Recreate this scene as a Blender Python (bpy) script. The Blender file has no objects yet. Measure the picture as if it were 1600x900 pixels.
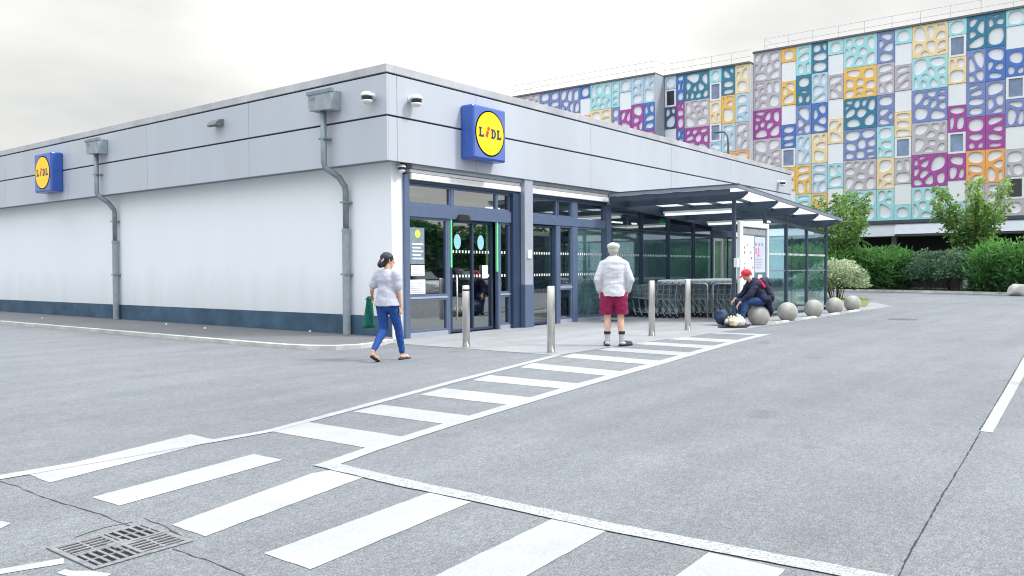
import bpy, bmesh, math, random
from math import sin, cos, pi, radians, sqrt
from mathutils import Vector, Matrix, noise as mnoise
from mathutils.geometry import delaunay_2d_cdt
random.seed(7)
SC = bpy.context.scene
COL = SC.collection
R = random.random
def U(a, b): return a + (b - a) * random.random()

# ------------------------------------------------------------------ materials
MATS = {}
def lin(c): return tuple((x / 12.92 if x <= .04045 else ((x + .055) / 1.055) ** 2.4) for x in c)
def mat(name, col, rough=.6, metal=0., var=.12, scale=3., bump=0., bscale=60., col2=None, streak=False, emit=0., spec=.5, coat=0., dirt=0.):
    """painted / plain surface with procedural tone variation (object coordinates), col is linear base colour"""
    if name in MATS: return MATS[name]
    m = bpy.data.materials.new(name); m.use_nodes = True; MATS[name] = m
    nt = m.node_tree; N = nt.nodes; L = nt.links; N.clear()
    out = N.new('ShaderNodeOutputMaterial'); b = N.new('ShaderNodeBsdfPrincipled'); L.new(b.outputs[0], out.inputs[0])
    tc = N.new('ShaderNodeTexCoord'); mp = N.new('ShaderNodeMapping'); L.new(tc.outputs['Object'], mp.inputs[0])
    if streak: mp.inputs['Scale'].default_value = (1, 1, .12)
    nz = N.new('ShaderNodeTexNoise'); nz.inputs['Scale'].default_value = scale; nz.inputs['Detail'].default_value = 6; nz.inputs['Roughness'].default_value = .62
    L.new(mp.outputs[0], nz.inputs[0])
    rp = N.new('ShaderNodeValToRGB'); rp.color_ramp.elements[0].position = .3; rp.color_ramp.elements[1].position = .7
    c2 = col2 or tuple(x * (1 - var) for x in col); c1 = tuple(min(1, x * (1 + var * .5)) for x in col)
    rp.color_ramp.elements[0].color = (*c2, 1); rp.color_ramp.elements[1].color = (*c1, 1)
    L.new(nz.outputs[0], rp.inputs[0]); L.new(rp.outputs[0], b.inputs['Base Color'])
    b.inputs['Roughness'].default_value = rough; b.inputs['Metallic'].default_value = metal
    b.inputs['Specular IOR Level'].default_value = spec; b.inputs['Coat Weight'].default_value = coat
    if bump:
        n2 = N.new('ShaderNodeTexNoise'); n2.inputs['Scale'].default_value = bscale; n2.inputs['Detail'].default_value = 4; L.new(tc.outputs['Object'], n2.inputs[0])
        bp = N.new('ShaderNodeBump'); bp.inputs['Strength'].default_value = bump; bp.inputs['Distance'].default_value = .02
        L.new(n2.outputs[0], bp.inputs['Height']); L.new(bp.outputs[0], b.inputs['Normal'])
    if dirt:
        s_ = N.new('ShaderNodeSeparateXYZ'); L.new(tc.outputs['Object'], s_.inputs[0]); n4 = N.new('ShaderNodeTexNoise'); n4.inputs['Scale'].default_value = 1.7; n4.inputs['Detail'].default_value = 7; n4.inputs['Roughness'].default_value = .7; L.new(mp.outputs[0], n4.inputs[0])
        a_ = N.new('ShaderNodeMath'); a_.operation = 'MULTIPLY_ADD'; a_.inputs[1].default_value = -1.6; L.new(n4.outputs[0], a_.inputs[0]); L.new(s_.outputs[2], a_.inputs[2])
        r_ = N.new('ShaderNodeMapRange'); r_.inputs[1].default_value = dirt - 1.0; r_.inputs[2].default_value = dirt + .3; r_.inputs[3].default_value = .80; r_.inputs[4].default_value = 1.; L.new(a_.outputs[0], r_.inputs[0])
        v_ = N.new('ShaderNodeVectorMath'); v_.operation = 'SCALE'; L.new(rp.outputs[0], v_.inputs[0]); L.new(r_.outputs[0], v_.inputs['Scale']); L.new(v_.outputs[0], b.inputs['Base Color'])
    if emit:
        b.inputs['Emission Color'].default_value = (*col, 1); b.inputs['Emission Strength'].default_value = emit
    return m
def glass(name, tint, refl=.06, rough=.01, dirt=.0):
    if name in MATS: return MATS[name]
    m = bpy.data.materials.new(name); m.use_nodes = True; MATS[name] = m
    nt = m.node_tree; N = nt.nodes; L = nt.links; N.clear()
    out = N.new('ShaderNodeOutputMaterial'); mx = N.new('ShaderNodeMixShader'); L.new(mx.outputs[0], out.inputs[0])
    tr = N.new('ShaderNodeBsdfTransparent'); tr.inputs[0].default_value = (*tint, 1)
    gl = N.new('ShaderNodeBsdfGlossy'); gl.inputs['Roughness'].default_value = rough; gl.inputs[0].default_value = (.9, .95, .96, 1)
    fr = N.new('ShaderNodeFresnel'); fr.inputs[0].default_value = 1.5
    ad = N.new('ShaderNodeMath'); ad.operation = 'MULTIPLY_ADD'; ad.inputs[1].default_value = 1.35; ad.inputs[2].default_value = refl
    L.new(fr.outputs[0], ad.inputs[0]); L.new(ad.outputs[0], mx.inputs[0])
    df = N.new('ShaderNodeBsdfDiffuse'); df.inputs[0].default_value = (.28, .58, .64, 1)
    m2 = N.new('ShaderNodeMixShader'); nz = N.new('ShaderNodeTexNoise'); nz.inputs['Scale'].default_value = 2.5; nz.inputs['Detail'].default_value = 5
    tc = N.new('ShaderNodeTexCoord'); L.new(tc.outputs['Object'], nz.inputs[0])
    ml = N.new('ShaderNodeMath'); ml.operation = 'MULTIPLY'; ml.inputs[1].default_value = dirt * 2; L.new(nz.outputs[0], ml.inputs[0]); L.new(ml.outputs[0], m2.inputs[0])
    L.new(tr.outputs[0], m2.inputs[1]); L.new(df.outputs[0], m2.inputs[2]); L.new(m2.outputs[0], mx.inputs[1]); L.new(gl.outputs[0], mx.inputs[2])
    # a little waviness so that reflections are not mirror perfect
    n3 = N.new('ShaderNodeTexNoise'); n3.inputs['Scale'].default_value = 1.1; L.new(tc.outputs['Object'], n3.inputs[0])
    bp = N.new('ShaderNodeBump'); bp.inputs['Strength'].default_value = .05; bp.inputs['Distance'].default_value = .02; L.new(n3.outputs[0], bp.inputs['Height']); L.new(bp.outputs[0], gl.inputs['Normal'])
    return m
def leafmat(name, dark, light, trans=.35, tip=None):
    if name in MATS: return MATS[name]
    m = bpy.data.materials.new(name); m.use_nodes = True; MATS[name] = m
    nt = m.node_tree; N = nt.nodes; L = nt.links; N.clear()
    out = N.new('ShaderNodeOutputMaterial'); mx = N.new('ShaderNodeMixShader'); mx.inputs[0].default_value = trans; L.new(mx.outputs[0], out.inputs[0])
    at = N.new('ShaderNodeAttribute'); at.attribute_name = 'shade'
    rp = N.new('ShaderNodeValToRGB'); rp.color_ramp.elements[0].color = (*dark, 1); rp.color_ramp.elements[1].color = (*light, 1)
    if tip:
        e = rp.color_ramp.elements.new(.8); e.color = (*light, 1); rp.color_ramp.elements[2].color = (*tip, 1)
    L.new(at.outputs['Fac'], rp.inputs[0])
    b = N.new('ShaderNodeBsdfPrincipled'); b.inputs['Roughness'].default_value = .5; t = N.new('ShaderNodeBsdfTranslucent')
    L.new(rp.outputs[0], b.inputs['Base Color']); L.new(rp.outputs[0], t.inputs[0]); L.new(b.outputs[0], mx.inputs[1]); L.new(t.outputs[0], mx.inputs[2])
    return m

# ------------------------------------------------------------------ mesh builder
ORG = {}
class MB:
    def __init__(s): s.v = []; s.f = []; s.mi = []; s.m = 0
    def add(s, vs, fs):
        o = len(s.v); s.v += [tuple(v) for v in vs]; s.f += [tuple(i + o for i in f) for f in fs]; s.mi += [s.m] * len(fs); return s
    def box(s, x0, x1, y0, y1, z0, z1):
        if x0 > x1: x0, x1 = x1, x0
        if y0 > y1: y0, y1 = y1, y0
        if z0 > z1: z0, z1 = z1, z0
        return s.add([(x0, y0, z0), (x1, y0, z0), (x1, y1, z0), (x0, y1, z0), (x0, y0, z1), (x1, y0, z1), (x1, y1, z1), (x0, y1, z1)],
                     [(0, 3, 2, 1), (4, 5, 6, 7), (0, 1, 5, 4), (1, 2, 6, 5), (2, 3, 7, 6), (3, 0, 4, 7)])
    def prism(s, pts, z0, z1):
        n = len(pts); a = sum(pts[i][0] * pts[(i + 1) % n][1] - pts[(i + 1) % n][0] * pts[i][1] for i in range(n))
        if a < 0: pts = pts[::-1]
        vs = [(p[0], p[1], z0) for p in pts] + [(p[0], p[1], z1) for p in pts]
        return s.add(vs, [tuple(range(n - 1, -1, -1)), tuple(range(n, 2 * n))] + [(i, (i + 1) % n, n + (i + 1) % n, n + i) for i in range(n)])
    def ext(s, pts, axis, a, b):
        """extrude a 2-D polygon along axis ('x': pts are (y,z); 'y': pts are (x,z))"""
        n = len(pts)
        f = (lambda p, t: (t, p[0], p[1])) if axis == 'x' else (lambda p, t: (p[0], t, p[1]))
        vs = [f(p, a) for p in pts] + [f(p, b) for p in pts]
        return s.add(vs, [tuple(range(n - 1, -1, -1)), tuple(range(n, 2 * n))] + [(i, (i + 1) % n, n + (i + 1) % n, n + i) for i in range(n)])
    def sheet(s, pts, z): return s.add([(p[0], p[1], z) for p in pts], [tuple(range(len(pts)))])
    def quad(s, a, b, c, d): return s.add([a, b, c, d], [(0, 1, 2, 3)])
    def tube(s, pts, r, n=8, caps=True):
        P = [Vector(p) for p in pts]; rs = r if isinstance(r, (list, tuple)) else [r] * len(P)
        T = [(P[min(i + 1, len(P) - 1)] - P[max(i - 1, 0)]).normalized() for i in range(len(P))]
        up = Vector((0, 0, 1)) if abs(T[0].z) < .9 else Vector((1, 0, 0)); u = T[0].cross(up).normalized()
        vs = []; fs = []
        for i, p in enumerate(P):
            u = (u - T[i] * u.dot(T[i])).normalized(); w = T[i].cross(u)
            for k in range(n):
                a = 2 * pi * k / n; vs.append(p + (u * cos(a) + w * sin(a)) * rs[i])
        for i in range(len(P) - 1):
            for k in range(n): fs.append((i * n + k, i * n + (k + 1) % n, (i + 1) * n + (k + 1) % n, (i + 1) * n + k))
        if caps: fs.append(tuple(range(n - 1, -1, -1))); fs.append(tuple((len(P) - 1) * n + k for k in range(n)))
        return s.add(vs, fs)
    def lathe(s, prof, cx, cy, n=24, cz=0.):
        vs = []; fs = []
        for r, z in prof:
            for k in range(n): a = 2 * pi * k / n; vs.append((cx + r * cos(a), cy + r * sin(a), cz + z))
        m = len(prof)
        for i in range(m - 1):
            for k in range(n): fs.append((i * n + k, i * n + (k + 1) % n, (i + 1) * n + (k + 1) % n, (i + 1) * n + k))
        fs.append(tuple(range(n - 1, -1, -1))); fs.append(tuple((m - 1) * n + k for k in range(n)))
        return s.add(vs, fs)
    def ball(s, c, rx, ry, rz, n=16, m=10):
        vs = []; fs = []
        for i in range(1, m):
            t = pi * i / m
            for k in range(n): a = 2 * pi * k / n; vs.append((c[0] + rx * sin(t) * cos(a), c[1] + ry * sin(t) * sin(a), c[2] + rz * cos(t)))
        top = len(vs); vs.append((c[0], c[1], c[2] + rz)); vs.append((c[0], c[1], c[2] - rz))
        for i in range(m - 2):
            for k in range(n): fs.append((i * n + k, (i + 1) * n + k, (i + 1) * n + (k + 1) % n, i * n + (k + 1) % n))
        for k in range(n): fs.append((top, k, (k + 1) % n)); fs.append((top + 1, (m - 2) * n + (k + 1) % n, (m - 2) * n + k))
        return s.add(vs, fs)
    def build(s, name, m, parent=None, smooth=False, bevel=0., loc=None, local=False, shade=None):
        """world coordinates unless local; parented meshes are re-expressed about the parent's origin"""
        me = bpy.data.meshes.new(name)
        o3 = Vector(ORG.get(parent.name, (0, 0, 0))) if (parent is not None and not local) else Vector(loc or (0, 0, 0)) if not local else Vector((0, 0, 0))
        me.from_pydata([(v[0] - o3.x, v[1] - o3.y, v[2] - o3.z) for v in s.v], [], s.f)
        ms = m if isinstance(m, (list, tuple)) else [m]
        for x in ms: me.materials.append(x)
        if len(ms) > 1: me.polygons.foreach_set('material_index', s.mi)
        if shade is not None:
            at = me.attributes.new('shade', 'FLOAT', 'FACE'); at.data.foreach_set('value', shade)
        if smooth: me.polygons.foreach_set('use_smooth', [True] * len(s.f))
        me.update()
        o = bpy.data.objects.new(name, me); COL.objects.link(o)
        if parent is not None: o.parent = parent; ORG[o.name] = ORG.get(parent.name, (0, 0, 0))
        else: o.location = loc or (0, 0, 0); ORG[o.name] = tuple(loc or (0, 0, 0))
        if bevel:
            b = o.modifiers.new('Bevel', 'BEVEL'); b.width = bevel; b.segments = 2; b.limit_method = 'ANGLE'; b.angle_limit = radians(40)
        return o
def tag(o, label, cat, group=None, kind=None):
    o['label'] = label; o['category'] = cat
    if group: o['group'] = group
    if kind: o['kind'] = kind
    return o
def thing(name, label, cat, loc=(0, 0, 0), rz=0., group=None, world=True):
    o = bpy.data.objects.new(name, None); COL.objects.link(o); o.location = loc; o.rotation_euler = (0, 0, rz); o.empty_display_size = .2
    ORG[o.name] = tuple(loc) if world else (0, 0, 0)
    return tag(o, label, cat, group)
def struct(o, label=None):
    o['kind'] = 'structure'
    if label: o['label'] = label
    return o
def copy_tree(o, parent=None):
    c = o.copy(); COL.objects.link(c)
    if parent is not None: c.parent = parent
    ORG[c.name] = ORG.get(o.name, (0, 0, 0))
    for ch in list(o.children): copy_tree(ch, c)
    return c

# ------------------------------------------------------------------ camera (standing at the origin, 1.4 m up)
F = 1283.567; YAW, PIT, ROL = 0.65983928, -0.02257844, -0.00582979
fwd = Vector((cos(YAW) * cos(PIT), sin(YAW) * cos(PIT), sin(PIT))); rt = Vector((sin(YAW), -cos(YAW), 0)); up = rt.cross(fwd)
r2 = rt * cos(ROL) + up * sin(ROL); u2 = up * cos(ROL) - rt * sin(ROL)
cam = bpy.data.cameras.new('camera'); co = bpy.data.objects.new('camera', cam); COL.objects.link(co)
M = Matrix(((r2.x, u2.x, -fwd.x, 0), (r2.y, u2.y, -fwd.y, 0), (r2.z, u2.z, -fwd.z, 1.4), (0, 0, 0, 1))); co.matrix_world = M
cam.sensor_width = 36; cam.lens = F / 1600 * 36; cam.clip_end = 2000; cam.clip_start = .05
SC.camera = co
SC.view_settings.view_transform = 'Standard'; SC.view_settings.look = 'None'; SC.view_settings.exposure = 0
SC.render.resolution_x = 1024; SC.render.resolution_y = 576
SC.render.engine = 'CYCLES'
SC.cycles.filter_width = 1.1; SC.cycles.max_bounces = 10; SC.cycles.transparent_max_bounces = 16; SC.cycles.glossy_bounces = 4

# ------------------------------------------------------------------ sky and sun
SUN_EL, SUN_AZ = radians(48), radians(-62)      # azimuth measured from +X
w = bpy.data.worlds.new('World'); SC.world = w; w.use_nodes = True
N = w.node_tree.nodes; L = w.node_tree.links; N.clear()
wo = N.new('ShaderNodeOutputWorld'); bg = N.new('ShaderNodeBackground'); L.new(bg.outputs[0], wo.inputs[0]); bg.inputs[1].default_value = .1
sk = N.new('ShaderNodeTexSky'); sk.sky_type = 'NISHITA'; sk.sun_disc = False; sk.sun_elevation = SUN_EL; sk.sun_rotation = radians(90) - SUN_AZ
sk.air_density = 1.3; sk.dust_density = 3.0
tc = N.new('ShaderNodeTexCoord'); sep = N.new('ShaderNodeSeparateXYZ'); L.new(tc.outputs['Generated'], sep.inputs[0])
mp = N.new('ShaderNodeMapping'); mp.inputs['Scale'].default_value = (1, 1, 3.2); mp.inputs['Location'].default_value = (.35, .1, .6); L.new(tc.outputs['Generated'], mp.inputs[0])
nz = N.new('ShaderNodeTexNoise'); nz.inputs['Scale'].default_value = 1.9; nz.inputs['Detail'].default_value = 7; nz.inputs['Roughness'].default_value = .5; L.new(mp.outputs[0], nz.inputs[0])
rp = N.new('ShaderNodeValToRGB'); rp.color_ramp.elements[0].position = .34; rp.color_ramp.elements[1].position = .62
rp.color_ramp.elements[0].color = (7.5, 7.6, 7.5, 1); rp.color_ramp.elements[1].color = (11.2, 11.0, 10.5, 1); L.new(nz.outputs[0], rp.inputs[0])
# brighter towards the zenith, like an overcast sky
mr = N.new('ShaderNodeMapRange'); mr.inputs[1].default_value = .32; mr.inputs[2].default_value = 1.; mr.inputs[3].default_value = 1.; mr.inputs[4].default_value = 4.1; L.new(sep.outputs[2], mr.inputs[0])
vm = N.new('ShaderNodeVectorMath'); vm.operation = 'SCALE'; L.new(rp.outputs[0], vm.inputs[0]); L.new(mr.outputs[0], vm.inputs['Scale'])
# thin bright part of the cloud deck
dt = N.new('ShaderNodeVectorMath'); dt.operation = 'DOT_PRODUCT'; bd = Vector((cos(YAW + .07), sin(YAW + .07), .30)).normalized(); dt.inputs[1].default_value = bd
L.new(tc.outputs['Generated'], dt.inputs[0])
m2 = N.new('ShaderNodeMapRange'); m2.inputs[1].default_value = .945; m2.inputs[2].default_value = .99; m2.inputs[3].default_value = 0; m2.inputs[4].default_value = 3.6; m2.interpolation_type = 'SMOOTHSTEP'; L.new(dt.outputs['Value'], m2.inputs[0])
tn = N.new('ShaderNodeMapRange'); tn.inputs[1].default_value = .3; tn.inputs[2].default_value = .8; tn.inputs[3].default_value = 0; tn.inputs[4].default_value = 1; L.new(sep.outputs[2], tn.inputs[0])
tm = N.new('ShaderNodeMix'); tm.data_type = 'RGBA'; tm.inputs['A'].default_value = (1, 1, 1, 1); tm.inputs['B'].default_value = (.90, .985, 1.10, 1); L.new(tn.outputs[0], tm.inputs['Factor'])
vt = N.new('ShaderNodeVectorMath'); vt.operation = 'MULTIPLY'; L.new(vm.outputs[0], vt.inputs[0]); L.new(tm.outputs['Result'], vt.inputs[1])
ad = N.new('ShaderNodeVectorMath'); ad.operation = 'ADD'; L.new(vt.outputs[0], ad.inputs[0])
cb = N.new('ShaderNodeCombineXYZ'); 
for i in range(3):
    k_ = N.new('ShaderNodeMath'); k_.operation = 'MULTIPLY'; k_.inputs[1].default_value = (1.05, 1, .86)[i]; L.new(m2.outputs[0], k_.inputs[0]); L.new(k_.outputs[0], cb.inputs[i])
L.new(cb.outputs[0], ad.inputs[1])
mx = N.new('ShaderNodeMix'); mx.data_type = 'RGBA'; mx.inputs['Factor'].default_value = .88; L.new(sk.outputs[0], mx.inputs['A']); L.new(ad.outputs[0], mx.inputs['B'])
L.new(mx.outputs['Result'], bg.inputs[0])
sl = bpy.data.lights.new('sun', 'SUN'); sl.energy = 3.0; sl.angle = radians(10); sl.color = (1, .97, .93); so = bpy.data.objects.new('sun', sl); COL.objects.link(so)
sd = Vector((cos(SUN_EL) * cos(SUN_AZ), cos(SUN_EL) * sin(SUN_AZ), sin(SUN_EL))); so.rotation_euler = sd.to_track_quat('Z', 'Y').to_euler(); so.location = (0, -10, 30)

# ------------------------------------------------------------------ ground
def asphalt(name, base, tint, grain=1., worn=0.):
    m = bpy.data.materials.new(name); m.use_nodes = True; MATS[name] = m
    nt = m.node_tree; N = nt.nodes; L = nt.links; N.clear()
    out = N.new('ShaderNodeOutputMaterial'); b = N.new('ShaderNodeBsdfPrincipled'); L.new(b.outputs[0], out.inputs[0]); b.inputs['Roughness'].default_value = .82; b.inputs['Specular IOR Level'].default_value = .35
    tc = N.new('ShaderNodeTexCoord')
    def nzn(sc, det=5, ro=.6):
        n = N.new('ShaderNodeTexNoise'); n.inputs['Scale'].default_value = sc; n.inputs['Detail'].default_value = det; n.inputs['Roughness'].default_value = ro; L.new(tc.outputs['Object'], n.inputs[0]); return n
    def mrg(src, a, b_, c, d):
        r = N.new('ShaderNodeMapRange'); r.inputs[1].default_value = a; r.inputs[2].default_value = b_; r.inputs[3].default_value = c; r.inputs[4].default_value = d; L.new(src, r.inputs[0]); return r
    big = mrg(nzn(.22, 6, .65).outputs[0], .3, .7, .85, 1.10); med = mrg(nzn(2.2, 5).outputs[0], .3, .7, .93, 1.06)
    gr = mrg(nzn(95, 3, .75).outputs[0], .33, .67, 1 - .36 * grain, 1 + .36 * grain)
    nm = N.new('ShaderNodeMapping'); nm.inputs['Rotation'].default_value = (0, 0, .2); nm.inputs['Scale'].default_value = (.16, 1.5, 1); L.new(tc.outputs['Object'], nm.inputs[0]); ns = N.new('ShaderNodeTexNoise'); ns.inputs['Scale'].default_value = 1.3; ns.inputs['Detail'].default_value = 4; L.new(nm.outputs[0], ns.inputs[0]); trk = mrg(ns.outputs[0], .35, .65, 1.05, .93)
    spt = mrg(nzn(1.1, 2).outputs[0], .66, .74, 1., .80); gr3 = mrg(nzn(11, 4, .75).outputs[0], .3, .7, 1 - .09 * grain, 1 + .09 * grain)
    gr2 = mrg(nzn(30, 3, .7).outputs[0], .3, .7, 1 - .16 * grain, 1 + .16 * grain)
    vo = N.new('ShaderNodeTexVoronoi'); vo.inputs['Scale'].default_value = 70; L.new(tc.outputs['Object'], vo.inputs[0])
    st = mrg(vo.outputs['Distance'], .0, .22, 1 + .45 * grain, 1.)      # pale chippings
    def mul(a, b_):
        x = N.new('ShaderNodeMath'); x.operation = 'MULTIPLY'; L.new(a, x.inputs[0]); L.new(b_, x.inputs[1]); return x.outputs[0]
    fac = mul(mul(mul(mul(mul(mul(mul(big.outputs[0], med.outputs[0]), gr.outputs[0]), gr2.outputs[0]), st.outputs[0]), trk.outputs[0]), spt.outputs[0]), gr3.outputs[0])
    vs = N.new('ShaderNodeVectorMath'); vs.operation = 'SCALE'; vs.inputs[0].default_value = tuple(base * t for t in tint); L.new(fac, vs.inputs['Scale'])
    L.new(vs.outputs[0], b.inputs['Base Color'])
    bp = N.new('ShaderNodeBump'); bp.inputs['Strength'].default_value = .55; bp.inputs['Distance'].default_value = .006; L.new(gr.outputs[0], bp.inputs['Height']); L.new(bp.outputs[0], b.inputs['Normal'])
    return m
ASPH = asphalt('asphalt', .19, (.96, 1., 1.055), 1.45)
ASPH_D = asphalt('asphalt_footway', .16, (1., 1., 1.05), .6)
PAVE = asphalt('pale_paving', .29, (.99, 1., 1.03), .25)
def paintmat():
    m = asphalt('road_paint', .372, (.985, 1., 1.02), .35); nt = m.node_tree; N = nt.nodes; L = nt.links; b = N['Principled BSDF']; src = b.inputs['Base Color'].links[0].from_socket
    tc = N.new('ShaderNodeTexCoord'); n = N.new('ShaderNodeTexNoise'); n.inputs['Scale'].default_value = 60; n.inputs['Detail'].default_value = 8; n.inputs['Roughness'].default_value = .7; L.new(tc.outputs['Object'], n.inputs[0])
    n2 = N.new('ShaderNodeTexNoise'); n2.inputs['Scale'].default_value = 2.1; n2.inputs['Detail'].default_value = 5; L.new(tc.outputs['Object'], n2.inputs[0])
    a = N.new('ShaderNodeMath'); a.operation = 'MULTIPLY_ADD'; a.inputs[1].default_value = .55; L.new(n2.outputs[0], a.inputs[0]); L.new(n.outputs[0], a.inputs[2])
    r = N.new('ShaderNodeValToRGB'); r.color_ramp.elements[0].position = .88; r.color_ramp.elements[1].position = .99; r.color_ramp.elements[0].color = (0, 0, 0, 1); r.color_ramp.elements[1].color = (.6, .6, .6, 1); L.new(a.outputs[0], r.inputs[0])
    mx = N.new('ShaderNodeMix'); mx.data_type = 'RGBA'; L.new(r.outputs[0], mx.inputs['Factor']); L.new(src, mx.inputs['A']); mx.inputs['B'].default_value = (.21, .215, .225, 1); L.new(mx.outputs['Result'], b.inputs['Base Color'])
    return m
def wornpaint():
    m = bpy.data.materials.new('worn_paint'); m.use_nodes = True; nt = m.node_tree; N = nt.nodes; L = nt.links; b = N['Principled BSDF']; b.inputs['Roughness'].default_value = .8
    tc = N.new('ShaderNodeTexCoord'); n = N.new('ShaderNodeTexNoise'); n.inputs['Scale'].default_value = 85; n.inputs['Detail'].default_value = 3; L.new(tc.outputs['Object'], n.inputs[0])
    r = N.new('ShaderNodeValToRGB'); r.color_ramp.elements[0].position = .40; r.color_ramp.elements[1].position = .5; r.color_ramp.elements[0].color = (.20, .205, .21, 1); r.color_ramp.elements[1].color = (.36, .365, .37, 1)
    L.new(n.outputs[0], r.inputs[0]); L.new(r.outputs[0], b.inputs['Base Color']); return m
PAINT = paintmat(); WORN = wornpaint()
struct(MB().sheet([(-700, -700), (900, -700), (900, 900), (-700, 900)], 0).build('car_park_ground', ASPH))
# pale pavement in front of the doors and the trolley bay
struct(MB().sheet([(10.97, 11.53), (10.97, 9.3), (10.95, 7.57), (13, 7.6), (19.4, 7.28), (31.5, 7.25), (34.6, 8.6), (34.6, 12.02), (11.0, 12.02)], .004).build('pavement', PAVE))
# footway with kerb along the long white wall
kx = [(9.1, 75), (9.1, 13.0), (9.13, 12.3), (9.25, 11.75), (9.5, 11.3), (9.9, 11.1), (10.4, 11.18), (11.1, 11.52)]
kin = [(9.24, 75), (9.24, 13.0), (9.27, 12.35), (9.38, 11.86), (9.6, 11.45), (9.93, 11.25), (10.38, 11.32), (11.04, 11.65)]
struct(MB().sheet(kin + [(11.5, 11.9), (11.6, 75)], .062).build('footway', ASPH_D))
kb = MB()
for i in range(len(kx) - 1):
    a, b, c, d = kx[i], kx[i + 1], kin[i + 1], kin[i]
    kb.add([(*a, -.02), (*b, -.02), (*c, -.02), (*d, -.02), (a[0] + .0, a[1], .075), (b[0], b[1], .075), (*c, .075), (*d, .075)], [(4, 5, 6, 7), (0, 1, 5, 4), (2, 3, 7, 6), (0, 4, 7, 3), (1, 2, 6, 5)])
kerb = kb.build('kerb', mat('kerb_concrete', (.52, .52, .5), .85, var=.3, scale=2.5, bump=.4)); struct(kerb)
pm = MB()
def poly(pts, z=.003):
    out = []
    for i, a in enumerate(pts):
        b = pts[(i + 1) % len(pts)]; l = math.dist(a, b); n = max(1, int(l / .06)); nx_, ny_ = -(b[1] - a[1]) / max(l, 1e-6), (b[0] - a[0]) / max(l, 1e-6)
        for k in range(n):
            t = k / n; j = 0 if k == 0 else .006 * mnoise.noise(Vector((a[0] + (b[0] - a[0]) * t, a[1] + (b[1] - a[1]) * t, z)) * 9) + random.uniform(-.0022, .0022)
            out.append((a[0] + (b[0] - a[0]) * t + nx_ * j, a[1] + (b[1] - a[1]) * t + ny_ * j))
    pm.sheet(out, z - .005 if z > .005 else z)
poly([(2.41, 6.14), (3.85, 6.49), (3.85, 6.08), (2.4, 5.76)]); poly([(2.4, 5.17), (3.72, 5.39), (3.73, 5.05), (2.41, 4.85)])
poly([(2.4, 4.25), (3.6, 4.55), (3.735, 4.52), (3.735, 4.18), (2.4, 3.92)]); poly([(2.43, 3.45), (3.73, 3.56), (3.73, 3.21), (2.43, 3.09)])
poly([(2.45, 2.55), (3.76, 2.63), (3.77, 2.28), (2.45, 2.2)]); poly([(2.45, 1.66), (3.76, 1.70), (3.76, 1.32), (2.45, 1.26)])
zebra = pm.build('zebra_crossing', PAINT); struct(zebra)
pm = MB(); poly([(1.2, 6.33), (1.2, 6.22), (2.41, 6.10), (3.85, 6.02), (4.34, 6.0), (5.07, 6.17), (6.16, 6.43), (7.58, 6.78), (9.38, 7.17), (10.86, 7.49), (11.0, 7.52), (10.9, 7.64), (9.38, 7.30), (7.58, 6.91), (6.16, 6.55), (5.07, 6.28), (4.3, 6.10), (3.85, 6.13)], .010)
poly([(3.75, 4.72), (3.9, 4.60), (4.39, 4.72), (5.39, 4.90), (6.52, 5.06), (8.0, 5.27), (9.91, 5.50), (12.71, 5.85), (14.7, 6.10), (17.05, 6.30), (16.84, 6.47), (14.7, 6.28), (12.71, 6.05), (9.91, 5.70), (8.0, 5.45), (6.52, 5.22), (5.39, 5.04), (4.38, 4.86)], .010)
for q_ in ([(4.34, 6.03), (4.81, 6.15), (4.86, 4.90), (4.38, 4.80)], [(5.43, 6.22), (5.89, 6.30), (5.94, 5.02), (5.49, 4.97)], [(6.61, 6.44), (7.15, 6.58), (7.18, 5.22), (6.66, 5.15)],
    [(7.87, 6.75), (8.40, 6.9), (8.41, 5.45), (7.93, 5.40)], [(9.30, 7.08), (9.85, 7.25), (9.75, 5.62), (9.22, 5.60)], [(10.78, 7.40), (11.35, 7.52), (11.2, 5.8), (10.65, 5.75)],
    [(12.08, 7.52), (12.63, 7.56), (12.60, 6.0), (12.02, 5.95)], [(13.42, 7.55), (13.98, 7.58), (13.95, 6.15), (13.36, 6.08)], [(14.70, 7.58), (15.35, 7.58), (15.30, 6.3), (14.69, 6.2)], [(16.5, 7.6), (16.85, 7.6), (16.95, 6.40), (16.6, 6.40)], [(15.35, 7.58), (16.5, 7.6), (16.5, 7.45), (15.35, 7.42)]): poly(q_, .003)
ladder = pm.build('hatched_walkway', PAINT); struct(ladder)
pm = MB(); poly([(3.75, 4.74), (3.89, 4.6), (3.87, 3.97), (3.87, 3.33), (3.87, 2.33), (3.94, 1.28), (4.0, .3), (3.86, .3), (3.81, 1.24), (3.74, 2.25), (3.74, 3.22), (3.72, 3.84)], .012)
struct(pm.build('worn_edge_line', WORN))
pm = MB(); poly([(7.93, 1.03), (7.93, 1.125), (12.3, 1.37), (16.5, 1.62), (16.5, 1.5), (12.3, 1.255)], .008)
poly([(.2, 4.72), (1.55, 4.27), (1.80, 4.18), (1.77, 4.10), (1.53, 4.19), (.2, 4.62)], .008)
poly([(1.62, 5.02), (1.86, 5.09), (1.88, 5.0), (1.80, 4.94), (1.62, 4.9)], .008); poly([(1.69, 4.0), (1.735, 4.02), (1.75, 3.96), (1.80, 3.90), (1.84, 3.78), (1.80, 3.76), (1.74, 3.82), (1.70, 3.93)], .008)
struct(pm.build('bay_lines', PAINT))
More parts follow.
